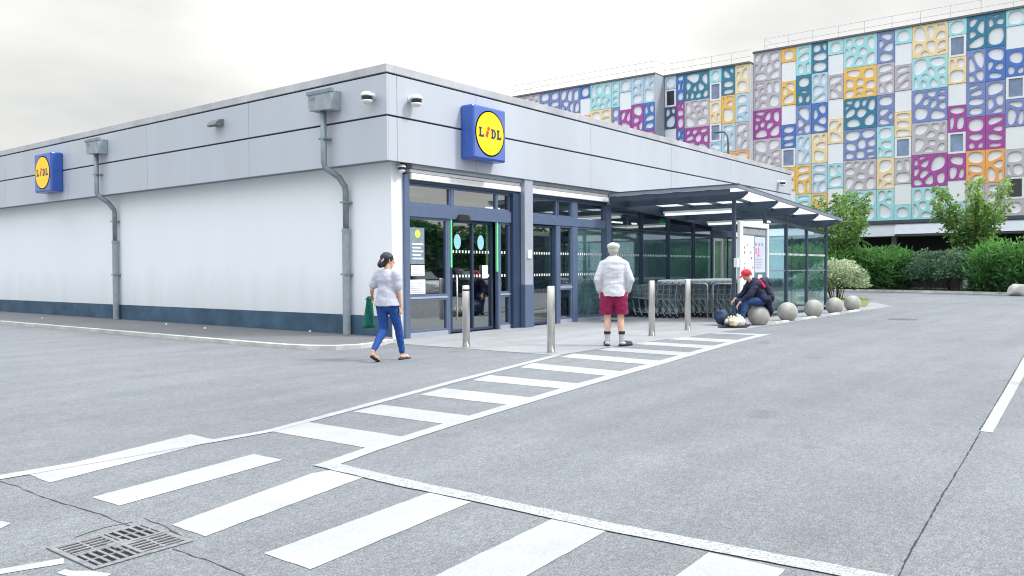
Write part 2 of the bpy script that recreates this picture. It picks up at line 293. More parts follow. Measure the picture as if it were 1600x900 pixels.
# cracks in the asphalt
def crack(pts, wd, seed, jag=1.):
    rnd = random.Random(seed); out = []
    for i in range(len(pts) - 1):
        a, b = Vector(pts[i]), Vector(pts[i + 1]); n = max(2, int((b - a).length / .05))
        for k in range(n): out.append(a.lerp(b, k / n))
    out.append(Vector(pts[-1])); A = []; B = []; off = 0
    for i, p in enumerate(out):
        t = (out[min(i + 1, len(out) - 1)] - out[max(i - 1, 0)]).normalized(); nn = Vector((-t.y, t.x)); off = off * .7 + rnd.uniform(-1, 1) * .007 * jag
        w_ = wd * rnd.uniform(.25, 1.2); q = p + nn * off; A.append(q + nn * w_ / 2); B.append(q - nn * w_ / 2)
    b = MB()
    for i in range(len(A) - 1): b.quad((*A[i], .0015), (*A[i + 1], .0015), (*B[i + 1], .0015), (*B[i], .0015))
    return b
cm = mat('crack_dark', (.03, .03, .03), .95)
def merge(*bs):
    m_ = MB()
    for b in bs: m_.add(b.v, b.f)
    return m_
struct(merge(crack([(3.2, .82), (4.01, .89), (4.94, .95), (5.79, 1.0), (7.01, 1.07), (7.95, 1.12)], .012, 1, .35), crack([(8.0, 1.135), (9, 1.19), (12.4, 1.385), (16, 1.60)], .014, 5, .3)).build('lane_joint_crack', cm))
struct(merge(crack([(2.2, 6.25), (2.23, 5.8), (2.22, 5.22), (2.26, 4.78), (2.24, 4.42)], .011, 2), crack([(2.2, 3.88), (2.21, 3.62), (2.2, 3.5), (2.19, 3.1), (2.22, 2.6)], .010, 3),
    crack([(2.38, 4.5), (2.36, 4.2), (2.3, 3.9)], .012, 4), crack([(2.30, 4.48), (2.15, 4.50), (1.98, 4.46)], .011, 6)).build('grate_cracks', cm))
# drain grate
gr = thing('drain_grate', 'square cast iron drain grate set in the asphalt beside the zebra crossing', 'drain grate', (2.06, 4.15, 0))
iron = mat('cast_iron', (.24, .24, .25), .55, .3, var=.35, scale=20, bump=.3)
g = MB(); g.box(1.84, 2.29, 3.93, 4.37, .0005, .0025); g.build('drain_dark_sheet', mat('drain_shade_black', (.01, .01, .012), 1.), gr)  # flat black sheet painted in for the shaded depth under the bars
g = MB()
for a in ((1.81, 2.32, 3.90, 3.93), (1.81, 2.32, 4.37, 4.40), (1.81, 1.84, 3.93, 4.37), (2.29, 2.32, 3.93, 4.37)): g.box(*a, .001, .009)
g.build('rim', iron, gr, bevel=.003)
g = MB(); cx, cy = 2.065, 4.15
g.box(cx - .010, cx + .010, 3.93, 4.37, .004, .012); g.box(1.84, 2.29, cy - .010, cy + .010, .0045, .0115)
for qx, qy, o in ((0, 0, 0), (1, 0, 1), (0, 1, 1), (1, 1, 0)):
    ax, bx = (1.84, cx - .01) if qx == 0 else (cx + .01, 2.29); ay, by = (3.93, cy - .01) if qy == 0 else (cy + .01, 4.37)
    for k in range(5):
        if o: y0 = ay + (by - ay) * (k + .5) / 5; g.box(ax, bx, y0 - .008, y0 + .008, .004, .010)
        else: x0 = ax + (bx - ax) * (k + .5) / 5; g.box(x0 - .008, x0 + .008, ay, by, .004, .0098)
    if o: g.box((ax + bx) / 2 - .006, (ax + bx) / 2 + .006, ay, by, .004, .0096)
    else: g.box(ax, bx, (ay + by) / 2 - .006, (ay + by) / 2 + .006, .004, .0094)
g.box(cx - .05, cx + .05, cy - .045, cy + .045, .0035, .0108)
g.build('bars', iron, gr)
mh = thing('manhole_cover', 'round dark manhole cover in the open asphalt of the driveway', 'manhole cover', (23.8, 5.2, 0))
MB().lathe([(.36, .002), (.36, .008), (.31, .009)], 23.8, 5.2, 32).build('cover', mat('manhole_iron', (.10, .10, .11), .7, .2, bump=.6, bscale=40), mh)
MB().lathe([(.40, .002), (.40, .006), (.37, .007)], 23.8, 5.2, 32).build('rim', iron, mh)
# ================================================================== flesh builder: overlapping tapered capsules fused into one skin
def cap(mb, p0, p1, r0, r1, n=14, flat=None):
    """flat=(axis vector, factor): squash cross-sections along that axis"""
    p0, p1 = Vector(p0), Vector(p1); d = p1 - p0; l = d.length
    if l < 1e-5: d = Vector((0, 0, 1)); l = 1e-5
    d = d.normalized(); up = Vector((0, 0, 1)) if abs(d.z) < .9 else Vector((1, 0, 0)); u = d.cross(up).normalized(); w_ = d.cross(u)
    rings = [(-cos(a) * r0, sin(a) * r0) for a in (.25, .65, 1.1)] + [(0, r0), (l, r1)] + [(l + cos(a) * r1, sin(a) * r1) for a in (1.1, .65, .25)]
    vs = []; m = len(rings)
    for t, r_ in rings:
        for k in range(n): a = 2 * pi * k / n; vs.append(p0 + d * t + u * (r_ * cos(a)) + w_ * (r_ * sin(a)))
    vs.append(p0 - d * r0); vs.append(p1 + d * r1)
    if flat:
        ax, f = Vector(flat[0]).normalized(), flat[1]; out = []
        for v in vs:
            q = v - p0; q = q - ax * (q.dot(ax) * (1 - f)) + ax * ((d * q.dot(d)).dot(ax) * (1 - f)) if False else q
            tt = max(0, min(l, (v - p0).dot(d))); c_ = p0 + d * tt; q = v - c_; out.append(c_ + q - ax * q.dot(ax) * (1 - f))
        vs = out
    fs = []
    for i in range(m - 1):
        for k in range(n): fs.append((i * n + k, i * n + (k + 1) % n, (i + 1) * n + (k + 1) % n, (i + 1) * n + k))
    for k in range(n): fs.append((m * n, (k + 1) % n, k)); fs.append((m * n + 1, (m - 1) * n + k, (m - 1) * n + (k + 1) % n))
    mb.add(vs, fs)
def flesh(name, mb, m, parent, vox=.008, smooth=2, fold=0., fscale=9., hem=None):
    o = mb.build(name, m, parent, local=True)
    r_ = o.modifiers.new('Remesh', 'REMESH'); r_.mode = 'VOXEL'; r_.voxel_size = vox; r_.use_smooth_shade = True
    s = o.modifiers.new('Smooth', 'SMOOTH'); s.factor = .6; s.iterations = smooth
    dg = bpy.context.evaluated_depsgraph_get(); me = bpy.data.meshes.new_from_object(o.evaluated_get(dg)); o.modifiers.clear(); old = o.data; o.data = me; bpy.data.meshes.remove(old)
    if fold:
        me.calc_loop_triangles()
        nr = [v.normal.copy() for v in me.vertices]
        for v, vn in zip(me.vertices, nr):
            p = v.co.copy(); q = Vector((p.x * fscale, p.y * fscale, p.z * fscale * 1.6)); v.co = p + vn * fold * (mnoise.noise(q) + .5 * mnoise.noise(q * 2.1))
    if hem is not None:
        for v in me.vertices:
            hz = hem + .012 * mnoise.noise(Vector((v.co.x * 9, v.co.y * 9, 3)))
            if v.co.z < hz and abs(v.co.y) < .30: v.co.z = hz
    me.polygons.foreach_set('use_smooth', [True] * len(me.polygons))
    me.name = name
    return o
SKIN = mat('skin', (.62, .36, .26), .55, var=.08, scale=12); SKIN2 = mat('skin_light', (.66, .42, .33), .55, var=.08, scale=12)
def arm_hand(b, wr, dirv, palm_n, side, curl=.5, s=1.):
    """hand: palm, four bent fingers, thumb. dirv = direction of the hand, palm_n = where the palm faces, side=+1 thumb on cross side"""
    wr = Vector(wr); d = Vector(dirv).normalized(); n = Vector(palm_n); n = (n - d * n.dot(d)).normalized(); c = d.cross(n) * side
    cap(b, wr + d * .02, wr + d * .085 * s, .026 * s, .038 * s, flat=(n, .45))
    for k, (o, L_) in enumerate(((.030, .070), (.010, .080), (-.010, .075), (-.030, .058))):
        base = wr + d * .085 * s + c * o * s; f1 = (d + n * curl * .5).normalized(); f2 = (d + n * curl * 1.4).normalized(); f3 = (d * .6 + n * curl * 2.2).normalized()
        a = base + f1 * L_ * .42 * s; e = a + f2 * L_ * .34 * s; z = e + f3 * L_ * .26 * s
        cap(b, base - d * .02, a, .0095 * s, .009 * s, 8); cap(b, a, e, .009 * s, .0083 * s, 8); cap(b, e, z, .0083 * s, .0072 * s, 8)
    tb = wr + d * .03 * s + c * .028 * s; t1 = tb + (d * .6 + c * .8 + n * .2).normalized() * .042 * s; t2 = t1 + (d * .9 + c * .25 + n * .4).normalized() * .034 * s
    cap(b, tb, t1, .013 * s, .011 * s, 8); cap(b, t1, t2, .011 * s, .009 * s, 8)
def head(b, c, f, upv=(0, 0, 1), s=1.):
    """c centre of the skull, f facing"""
    c = Vector(c); f = Vector(f).normalized(); u = Vector(upv); u = (u - f * u.dot(f)).normalized(); l = u.cross(f)
    P = lambda x, y, z: c + f * x * s + l * y * s + u * z * s
    cap(b, P(-.02, 0, .025), P(.01, 0, .03), .092 * s, .088 * s, 18, flat=(l, .84)); cap(b, P(.02, 0, -.01), P(.035, 0, -.07), .072 * s, .045 * s, 14, flat=(l, .9))
    cap(b, P(.05, 0, -.085), P(.062, 0, -.088), .028 * s, .024 * s, 10); cap(b, P(.092, 0, .015), P(.108, 0, -.028), .009 * s, .015 * s, 8)
    cap(b, P(.088, .022, .038), P(.088, .045, .034), .008 * s, .008 * s, 8); cap(b, P(.088, -.022, .038), P(.088, -.045, .034), .008 * s, .008 * s, 8)
    cap(b, P(.086, -.018, -.058), P(.086, .018, -.058), .010 * s, .010 * s, 8)
    for y in (-1, 1): cap(b, P(-.005, y * .078, .02), P(-.002, y * .080, -.02), .014 * s, .010 * s, 8, flat=(f, .8)); cap(b, P(-.012, y * .086, .028), P(-.010, y * .086, -.005), .010 * s, .008 * s, 8)
    return P
def face_bits(P, t, s=1.):
    for y in (-.032, .032):
        g = MB(); q = P(.083, y, .018); g.ball(q, .011 * s, .011 * s, .009 * s, 10, 8); e = g.build('eye', mat('eye_white', (.7, .7, .68), .3), t, smooth=True, local=True)
        g = MB(); q = P(.0925, y, .018); g.ball(q, .004 * s, .005 * s, .005 * s, 8, 6); g.build('iris', mat('iris_dark', (.02, .012, .01), .2), e, smooth=True, local=True)
    g = MB(); cap(g, P(.094, -.02, -.056), P(.094, .02, -.056), .0055 * s, .0055 * s, 8); g.build('lips', mat('lips', (.48, .18, .15), .5), t, smooth=True, local=True)

# ------------------------------------------------ walking woman
WM = thing('person', 'person in pale t shirt and blue jeans walking with a green bag', 'person', (8.80, 9.26, 0), radians(14), world=False)
b = MB(); hd = Vector((.80, -.6, -.05))
P = head(b, (.035, 0, 1.565), hd)
cap(b, (0, 0, 1.36), (.02, 0, 1.50), .052, .048); cap(b, (0, -.12, 1.33), (0, .12, 1.33), .07, .07, flat=((1, 0, 0), .8)); cap(b, (0, 0, 1.25), (0, 0, 1.02), .12, .09, flat=((1, 0, 0), .7)); cap(b, (-.01, -.05, .93), (-.01, .05, .93), .09, .09)
RS, RE, RW = (0.0, -.165, 1.355), (.015, -.215, 1.08), (.075, -.205, .86); LS, LE, LW = (0.0, .165, 1.355), (-.05, .255, 1.12), (.05, .315, 1.03)
for S_, E_, W_ in ((RS, RE, RW), (LS, LE, LW)): cap(b, S_, E_, .046, .036); cap(b, E_, W_, .036, .023)
arm_hand(b, RW, (.12, .02, -1), (0, 1, 0), 1, .5); arm_hand(b, LW, (.5, .4, -.55), (0, -.2, -1), 1, 1.4)
RH, RK, RA = (.02, -.085, .88), (.20, -.085, .49), (.30, -.09, .095); LH, LK, LA = (-.02, .085, .88), (.04, .09, .485), (-.27, .10, .175)
for H_, K_, A_ in ((RH, RK, RA), (LH, LK, LA)): cap(b, H_, K_, .085, .055); cap(b, K_, Vector(K_).lerp(Vector(A_), .35), .054, .052); cap(b, Vector(K_).lerp(Vector(A_), .35), A_, .05, .034)
cap(b, (.28, -.09, .05), (.44, -.10, .035), .036, .028, flat=((0, 0, 1), .8)); cap(b, (-.28, .10, .13), (-.18, .10, .04), .034, .028)
for k in range(5): cap(b, (.44, -.125 + k * .013 * 1.3, .03), (.485 - abs(k - 3) * .006, -.13 + k * .0175, .024), .011, .009, 8)
for k in range(5): cap(b, (-.17, .07 + k * .015, .036), (-.125, .068 + k * .016, .026), .011, .009, 8)
flesh('body', b, SKIN, WM, .0065); face_bits(P, WM)
b = MB(); cap(b, P(-.028, 0, .045), P(-.01, 0, .045), .103, .096, 20, flat=((0, 0, 1), .95)); cap(b, P(-.09, 0, -.02), P(-.12, 0, -.06), .062, .055); cap(b, P(-.06, 0, .0), P(-.07, 0, -.04), .075, .06)
hair = flesh('hair', b, mat('hair_black', (.012, .012, .020), .45, var=.5, scale=40, bump=.5), WM, .007, 2, .004, 30)
g = MB(); cap(g, P(-.09, -.06, .03), P(-.12, -.05, -.01), .016, .014, 8); g.build('hair_clip', mat('clip_pale', (.6, .35, .38), .4), hair, smooth=True, local=True)
b = MB(); cap(b, (0, -.13, 1.335), (0, .13, 1.335), .085, .085, flat=((1, 0, 0), .85)); cap(b, (-.005, 0, 1.27), (0, 0, 1.1), .175, .165, 18, flat=((1, 0, 0), .68)); cap(b, (0, 0, 1.1), (-.005, 0, .88), .165, .215, 18, flat=((1, 0, 0), .86)); cap(b, (-.005, 0, .9), (-.005, 0, .84), .2, .21, 18, flat=((1, 0, 0), .86))
for S_, E_ in ((RS, RE), (LS, LE)): cap(b, S_, Vector(S_).lerp(Vector(E_), .72), .074, .070)
flesh('t_shirt', b, mat('tshirt_grey', (.43, .44, .52), .85, var=.08, scale=6), WM, .009, 3, .010, 7, hem=.865)
b = MB(); cap(b, (-.01, -.06, .89), (-.01, .06, .89), .118, .118)
for H_, K_, A_ in ((RH, RK, RA), (LH, LK, LA)): K2 = Vector(K_); A2 = Vector(A_); cap(b, H_, K_, .103, .068); cap(b, K_, K2.lerp(A2, .35), .067, .064); cap(b, K2.lerp(A2, .35), K2.lerp(A2, .9), .063, .048)
flesh('jeans', b, mat('denim_blue', (.012, .07, .30), .85, var=.3, scale=7, bump=.15), WM, .008, 2, .007, 12)
for nm, a, c_ in (('sandal', (.24, -.09, .018), (.47, -.10, .014)), ('sandal', (-.285, .10, .085), (-.14, .10, .016))):
    b = MB(); cap(b, a, c_, .045, .048, 14, flat=((0, 0, 1) if a[0] > 0 else (.55, 0, .85), .36)); s_ = flesh(nm, b, mat('sandal_sole', (.03, .03, .03), .7), WM, .007)
    m_ = Vector(a).lerp(Vector(c_), .62); g = MB(); g.tube([m_ + Vector((0, -.05, .01)), m_ + Vector((.02, -.03, .045)), m_ + Vector((.03, 0, .052)), m_ + Vector((.02, .03, .045)), m_ + Vector((0, .05, .01))], .010, 6); g.build('strap', mat('strap_cream', (.6, .55, .42), .6), s_, smooth=True, local=True)
BG = thing('shopping_bag', 'limp dark green cloth bag hanging from the walking person hand', 'bag', (8.80, 9.26, 0), radians(14), world=False)
b = MB(); vs = []; fs = []
for i in range(9):
    u = i / 8
    for j in range(9):
        v = j / 8; W_ = .13 + .05 * (1 - u) - .02 * sin(u * 3); x = .06 + (v - .5) * 2 * W_ * (.75 + .25 * (1 - u)) * 1.; x += -.03 * (1 - u); z = .97 - (1 - u) * .46
        vs.append((x, .375 + .035 * sin(pi * v) * (1 - u * .6) + .012 * sin(v * 9 + u * 4), z)); 
o_ = len(vs)
vs += [(x, .75 - y - .012, z) for x, y, z in vs]
for i in range(8):
    for j in range(8): a = i * 9 + j; fs += [(a, a + 1, a + 10, a + 9), (o_ + a, o_ + a + 9, o_ + a + 10, o_ + a + 1)]
for i in range(8): fs += [(i * 9, (i + 1) * 9, o_ + (i + 1) * 9, o_ + i * 9), (i * 9 + 8, o_ + i * 9 + 8, o_ + (i + 1) * 9 + 8, (i + 1) * 9 + 8), (i, o_ + i, o_ + i + 1, i + 1)]
b.add(vs, fs); M_BAG = mat('bag_green', (.0, .13, .09), .85, var=.35, scale=9); b.build('pouch', M_BAG, BG, smooth=True, local=True)
g = MB()
for yy in (.36, .385): g.tube([(-.03, yy, .96), (.03, yy, 1.0), (.085, yy - .02, 1.012), (.12, yy, .99), (.15, yy, .96)], .009, 6)
g.build('bag_handle', M_BAG, BG, smooth=True, local=True)

WM.scale = (.96, .96, .985); BG.scale = (.96, .96, .985)
# ------------------------------------------------ man seen from behind
MN = thing('person', 'person in pale sweater, burgundy shorts and flat cap seen from behind', 'person', (12.88, 7.66, .004), radians(34), world=False)
S = 1.0; b = MB(); P = head(b, (.03, 0, 1.735), (.95, -.30, .05), s=1.04)
cap(b, (0, 0, 1.50), (.02, 0, 1.66), .062, .060); cap(b, (0, -.16, 1.47), (0, .16, 1.47), .08, .08); cap(b, (0, 0, 1.4), (0, 0, 1.1), .15, .13, flat=((1, 0, 0), .75)); cap(b, (0, -.06, 1.0), (0, .06, 1.0), .10, .10)
RS, RE, RW = (0, -.195, 1.475), (-.05, -.30, 1.20), (.05, -.25, .96); LS, LE, LW = (0, .195, 1.475), (-.05, .30, 1.20), (.05, .25, .96)
for S_, E_, W_ in ((RS, RE, RW), (LS, LE, LW)): cap(b, S_, E_, .056, .045); cap(b, E_, W_, .045, .03)
arm_hand(b, RW, (.3, .1, -1), (0, 1, 0), 1, .5); arm_hand(b, LW, (.3, -.1, -1), (0, -1, 0), -1, .5)
legs = [((0, -.11, .95), (.02, -.125, .52), (-.01, -.14, .10)), ((0, .11, .95), (.02, .115, .52), (-.01, .12, .10))]
for H_, K_, A_ in legs: cap(b, H_, K_, .10, .062); cap(b, K_, (K_[0] - .02, K_[1], .36), .062, .062); cap(b, (K_[0] - .02, K_[1], .36), A_, .060, .040)
cap(b, (-.03, -.14, .05), (.10, -.27, .04), .042, .036, flat=((0, 0, 1), .8)); cap(b, (-.04, .12, .05), (.16, .13, .04), .042, .036, flat=((0, 0, 1), .8))
flesh('body', b, SKIN2, MN, .007); face_bits(P, MN, 1.04)
b = MB(); cap(b, P(-.03, 0, .0), P(-.01, 0, .02), .097, .096, 20); cap(b, P(-.05, 0, -.03), P(-.05, 0, -.06), .075, .055); flesh('hair', b, mat('hair_grey', (.45, .43, .40), .7, var=.3, scale=40), MN, .008, 2, .003, 30)
b = MB(); cap(b, P(-.03, 0, .068), P(.02, 0, .062), .113, .112, 22, flat=((0, 0, 1), .62)); cap(b, P(.08, 0, .045), P(.12, 0, .035), .075, .065, 16, flat=((0, 0, 1), .25)); hat = flesh('flat_cap', b, mat('cap_stone', (.60, .58, .54), .85, var=.25, scale=9), MN, .008, 2, .004, 15)
b = MB(); cap(b, (0, -.15, 1.475), (0, .15, 1.475), .098, .098, 18, flat=((1, 0, 0), .9)); cap(b, (0, 0, 1.42), (.01, 0, 1.15), .225, .225, 20, flat=((1, 0, 0), .66)); cap(b, (.01, 0, 1.15), (.01, 0, 1.0), .225, .215, 20, flat=((1, 0, 0), .72)); cap(b, (0, 0, 1.5), (.01, 0, 1.585), .08, .066)
cap(b, (.0, 0, .99), (.0, 0, .88), .22, .225, 20, flat=((1, 0, 0), .82))
for S_, E_, W_ in ((RS, RE, RW), (LS, LE, LW)): cap(b, S_, E_, .076, .066); cap(b, E_, Vector(E_).lerp(Vector(W_), .82), .066, .050)
flesh('sweater', b, mat('sweater_pale', (.56, .57, .62), .9, var=.08, scale=8, bump=.1, bscale=90), MN, .010, 4, .009, 7, hem=.905)
b = MB(); cap(b, (0, -.08, .93), (0, .08, .93), .155, .155, 18, flat=((1, 0, 0), .85))
for sg in (-1, 1): cap(b, (0, sg * .11, .90), (.015, sg * .135, .60), .135, .128, 18)
flesh('shorts', b, mat('shorts_burgundy', (.24, .004, .06), .85, var=.35, scale=6), MN, .009, 2, .012, 7, hem=.575)
for sg, A_ in ((-1, (-.01, -.14)), (1, (-.01, .12))):
    b = MB(); cap(b, (A_[0], A_[1], .08), (A_[0] - .0, A_[1], .235), .046, .053); sk_ = flesh('sock', b, mat('sock_grey', (.42, .45, .52), .9, var=.15, scale=20), MN, .007)
    g = MB(); g.lathe([(.058, .215), (.060, .22), (.060, .262), (.058, .268)], A_[0], A_[1], 20); g.build('dark_cuff', mat('sock_black', (.02, .02, .03), .9), sk_, local=True)
for a, c_ in (((-.05, -.125, .03), (.14, -.30, .03)), ((-.06, .12, .03), (.20, .135, .03))):
    b = MB(); cap(b, a, c_, .050, .052, 16, flat=((0, 0, 1), .42)); cap(b, Vector(a).lerp(Vector(c_), .5) + Vector((0, 0, .03)), Vector(c_) + Vector((0, 0, .016)), .052, .046, 16, flat=((0, 0, 1), .7)); s_ = flesh('slipper', b, mat('slipper_navy', (.035, .06, .12), .8), MN, .007)
    g = MB(); d_ = (Vector(c_) - Vector(a)); g.tube([Vector(a) - d_ * .12 + Vector((0, 0, -.015)), Vector(a).lerp(Vector(c_), .5) + Vector((0, 0, -.018)), Vector(c_) + d_ * .14 + Vector((0, 0, -.015))], [.04, .05, .04], 10); g.v = [(x, y, min(.018, max(.002, z))) for x, y, z in g.v]; g.build('sole', mat('sole_dark', (.02, .02, .03), .8), s_, local=True)

# ------------------------------------------------ seated person on the first concrete ball
BP = thing('person', 'person in a red cap and dark coat sitting hunched on a concrete ball', 'person', (19.62, 7.56, 0), radians(133), world=False)
b = MB(); P = head(b, (.30, .02, 1.17), (.85, .10, -.45))
cap(b, (.16, 0, 1.0), (.26, .01, 1.10), .058, .055); cap(b, (.12, -.15, .96), (.12, .15, .96), .085, .085); cap(b, (.10, 0, .92), (.0, 0, .64), .14, .14, flat=((1, 0, 0), .85)); cap(b, (-.02, -.08, .59), (-.02, .08, .59), .13, .13)
RS, RE, RW = (.15, -.19, .97), (.28, -.26, .72), (.52, -.17, .60); LS, LE, LW = (.14, .19, .97), (.32, .27, .72), (.55, .20, .52)
for S_, E_, W_ in ((RS, RE, RW), (LS, LE, LW)): cap(b, S_, E_, .052, .042); cap(b, E_, W_, .042, .028)
arm_hand(b, RW, (.6, .1, -.6), (-.3, 0, -1), 1, .9); arm_hand(b, LW, (.5, -.1, -.8), (-.4, 0, -1), -1, .9)
legs = [((0, -.10, .56), (.43, -.17, .55), (.42, -.17, .10)), ((0, .10, .56), (.42, .20, .56), (.50, .22, .10))]
for H_, K_, A_ in legs: cap(b, H_, K_, .09, .06); cap(b, K_, A_, .056, .038); cap(b, (A_[0] - .03, A_[1], .05), (A_[0] + .13, A_[1], .04), .04, .034)
flesh('body', b, SKIN, BP, .007); face_bits(P, BP)
M_COAT = mat('coat_navy', (.012, .014, .05), .85, var=.4, scale=7)
b = MB(); cap(b, P(-.02, 0, .05), P(.0, 0, .055), .108, .105, 20, flat=((0, 0, 1), .85)); cap(b, P(.07, 0, .045), P(.15, 0, .025), .07, .055, 14, flat=(P(0, 0, 1) - P(0, 0, 0), .22)); flesh('red_cap', b, mat('cap_red', (.72, .03, .06), .8, var=.15, scale=9), BP, .008, 2, .003)
b = MB(); cap(b, (.12, -.15, .955), (.12, .15, .955), .105, .105, 18); cap(b, (.10, 0, .93), (-.02, 0, .66), .19, .20, 18, flat=((1, 0, 0), .82)); cap(b, (-.04, -.1, .62), (-.04, .1, .62), .14, .14)
for S_, E_, W_ in ((RS, RE, RW), (LS, LE, LW)): cap(b, S_, E_, .088, .078); cap(b, E_, Vector(E_).lerp(Vector(W_), .6), .078, .062)
cap(b, (-.16, -.12, .60), (-.27, -.14, .25), .12, .09, flat=((1, 0, 0), .6)); cap(b, (-.17, .10, .60), (-.25, .10, .32), .11, .08, flat=((1, 0, 0), .6)); cap(b, (-.18, 0, .60), (-.27, 0, .28), .11, .08, flat=((1, 0, 0), .6)); cap(b, (-.02, -.2, .60), (-.12, -.24, .36), .11, .09); cap(b, (.02, -.18, .62), (.16, -.22, .58), .10, .08)
flesh('coat', b, M_COAT, BP, .009, 2, .014, 8)
b = MB()
for (H_, K_, A_) in legs: cap(b, H_, K_, .108, .078); cap(b, K_, A_, .075, .058)
cap(b, (0, -.08, .57), (0, .08, .57), .12, .12); flesh('jeans', b, mat('denim_mid', (.015, .06, .19), .9, var=.7, scale=8), BP, .009, 2, .008, 12)
for H_, K_, A_ in legs: b = MB(); cap(b, (A_[0] - .05, A_[1], .045), (A_[0] + .16, A_[1], .04), .05, .045, flat=((0, 0, 1), .85)); flesh('shoe', b, mat('shoe_dark', (.03, .03, .04), .7), BP, .008)
BKP = thing('backpack', 'dark backpack with a bright red front panel worn by the seated person', 'backpack', (19.62, 7.56, 0), radians(133), world=False)
b = MB(); cap(b, (-.10, .0, .98), (-.26, -.02, .66), .135, .15, 18, flat=((.5, 0, -.2), .75)); cap(b, (-.18, 0, 1.02), (-.20, 0, .98), .10, .11); flesh('pack', b, mat('pack_navy', (.02, .02, .05), .8, var=.3, scale=9), BKP, .010, 2, .010, 9)
b = MB(); cap(b, (.06, -.15, 1.05), (-.07, -.21, .88), .06, .07, flat=((0, 1, 0), .6)); cap(b, (-.07, -.21, .88), (-.10, -.21, .66), .07, .045, flat=((0, 1, 0), .6)); cap(b, (.04, .16, 1.04), (-.06, .17, .9), .03, .03); flesh('red_panel', b, mat('pack_red', (.78, .02, .07), .7, var=.15, scale=8), BKP, .009, 2, .006, 10)
g = MB(); g.tube([(.10, -.15, 1.06), (.0, -.17, 1.09), (-.12, -.15, 1.08), (-.2, -.12, 1.0)], .018, 6); g.build('shoulder_strap', mat('strap_cream', (0, 0, 0)), BKP, smooth=True, local=True)
BP.scale = (1.06, 1.08, 1.05); BKP.scale = (1.06, 1.08, 1.05)
# belongings on the ground
MT = thing('ground_mat', 'dark mat spread on the pavement in front of the seated person', 'mat', (18.75, 7.72, 0))
g = MB(); g.prism([(18.15, 7.75), (18.5, 7.42), (19.15, 7.60), (19.25, 7.95), (18.7, 8.15), (18.2, 8.0)], .005, .03); g.build('cloth', mat('mat_black', (.02, .022, .03), .9), MT)
rnd = random.Random(9); cl = [('cream', (.55, .50, .36)), ('white', (.60, .60, .62)), ('pale yellow', (.56, .53, .30)), ('pinkish', (.50, .34, .32)), ('pale lilac', (.46, .42, .58)), ('beige', (.42, .38, .29))]
pos_ = [(18.35, 7.68, .16), (18.58, 7.62, .17), (18.75, 7.75, .18), (18.95, 7.78, .15), (18.62, 7.86, .15), (18.45, 7.85, .14)]
for i, ((nm, c), (x, y, r_)) in enumerate(zip(cl, pos_)):
    t = thing('plastic_bag', 'crumpled %s plastic bag on the dark mat' % nm, 'bag', (x, y, .03), group='bags on the mat')
    b = MB(); b.ball((x, y, .03 + r_ * .62), r_ * .85, r_ * .7, r_ * .66, 24, 16); b.v = [(p + .035 * mnoise.noise(Vector((p, q, z)) * 14), q + .035 * mnoise.noise(Vector((q, z, p)) * 14), max(.031, z + .05 * mnoise.noise(Vector((z, p, q)) * 12))) for p, q, z in b.v]
    b.build('bag_body', mat('bag_' + nm.replace(' ', '_'), c, .5, var=.15, scale=15), t, smooth=True)
    g = MB(); g.tube([(x - .02, y, .03 + r_ * 1.15), (x + .01, y, .06 + r_ * 1.3), (x + .05, y + .02, .05 + r_ * 1.25)], [.02, .028, .006], 7); g.build('knot', MATS['bag_' + nm.replace(' ', '_')], t, smooth=True)
t = thing('carrier_bag', 'bulging blue carrier bag beside the knee of the seated person', 'bag', (18.95, 8.25, .004))
b = MB(); b.ball((18.9, 8.22, .21), .20, .18, .20, 24, 16); b.v = [(p + .05 * mnoise.noise(Vector((p, q, z)) * 8), q + .05 * mnoise.noise(Vector((q, z, p)) * 8), max(.006, z + .06 * mnoise.noise(Vector((z, p, q)) * 7))) for p, q, z in b.v]; b.build('bag_body', mat('bag_blue', (.018, .045, .10), .6, var=.6, scale=9), t, smooth=True)
g = MB(); g.tube([(18.8, 8.2, .38), (18.84, 8.2, .47), (18.92, 8.22, .49), (18.98, 8.24, .38)], .012, 6); g.build('bag_handle', MATS['bag_blue'], t, smooth=True)

# ================================================================== supermarket
ST = thing('supermarket_building', 'low flat roofed supermarket with grey metal fascia, white side wall and glazed entrance', 'shop building', (11.55, 12, 0))
def clad(name, col):
    return mat(name, col, .38, .25, var=.07, scale=.5, bump=.02, bscale=3)
M_CLAD = mat('fascia_silver', (.49, .53, .59), .42, .12, var=.10, scale=.45, streak=True)
M_COPE = mat('coping_grey', (.50, .51, .54), .5, .2, var=.25, scale=1.2)
M_DARK = mat('joint_dark', (.03, .05, .10), .8)
M_WALL = mat('render_white', (.79, .825, .865), .85, var=.02, scale=.8, dirt=.35, streak=True, bump=.12, bscale=45)
M_PLINTH = mat('plinth_blue_grey', (.05, .105, .17), .8, var=.45, scale=1.3, bump=.3, bscale=30)
M_FRAME = mat('frame_blue_grey', (.12, .165, .27), .45, .3, var=.1)
M_FRAMED = mat('frame_dark', (.035, .06, .12), .4, .2, var=.15)
M_FRAMEL = mat('frame_light', (.40, .44, .52), .45, .3, var=.1)
M_WHITE = mat('painted_white', (.78, .79, .80), .5, var=.06)
M_SOFF = mat('soffit_grey', (.22, .27, .28), .7, var=.2)
M_GLASS = glass('shop_glass', (.42, .58, .70), .27, .012)
M_GLASS_F = glass('filmed_glass', (.28, .55, .62), .12, .03, .20)
M_GLASS_S = glass('shelter_glass', (.64, .84, .88), .07, .02, .07)
g = MB(); g.box(11.55, 11.80, 12.001, 70, .0, 3.6); g.box(11.8, 11.86, 12.001, 12.30, .02, 3.5); g.build('wall', M_WALL, ST)
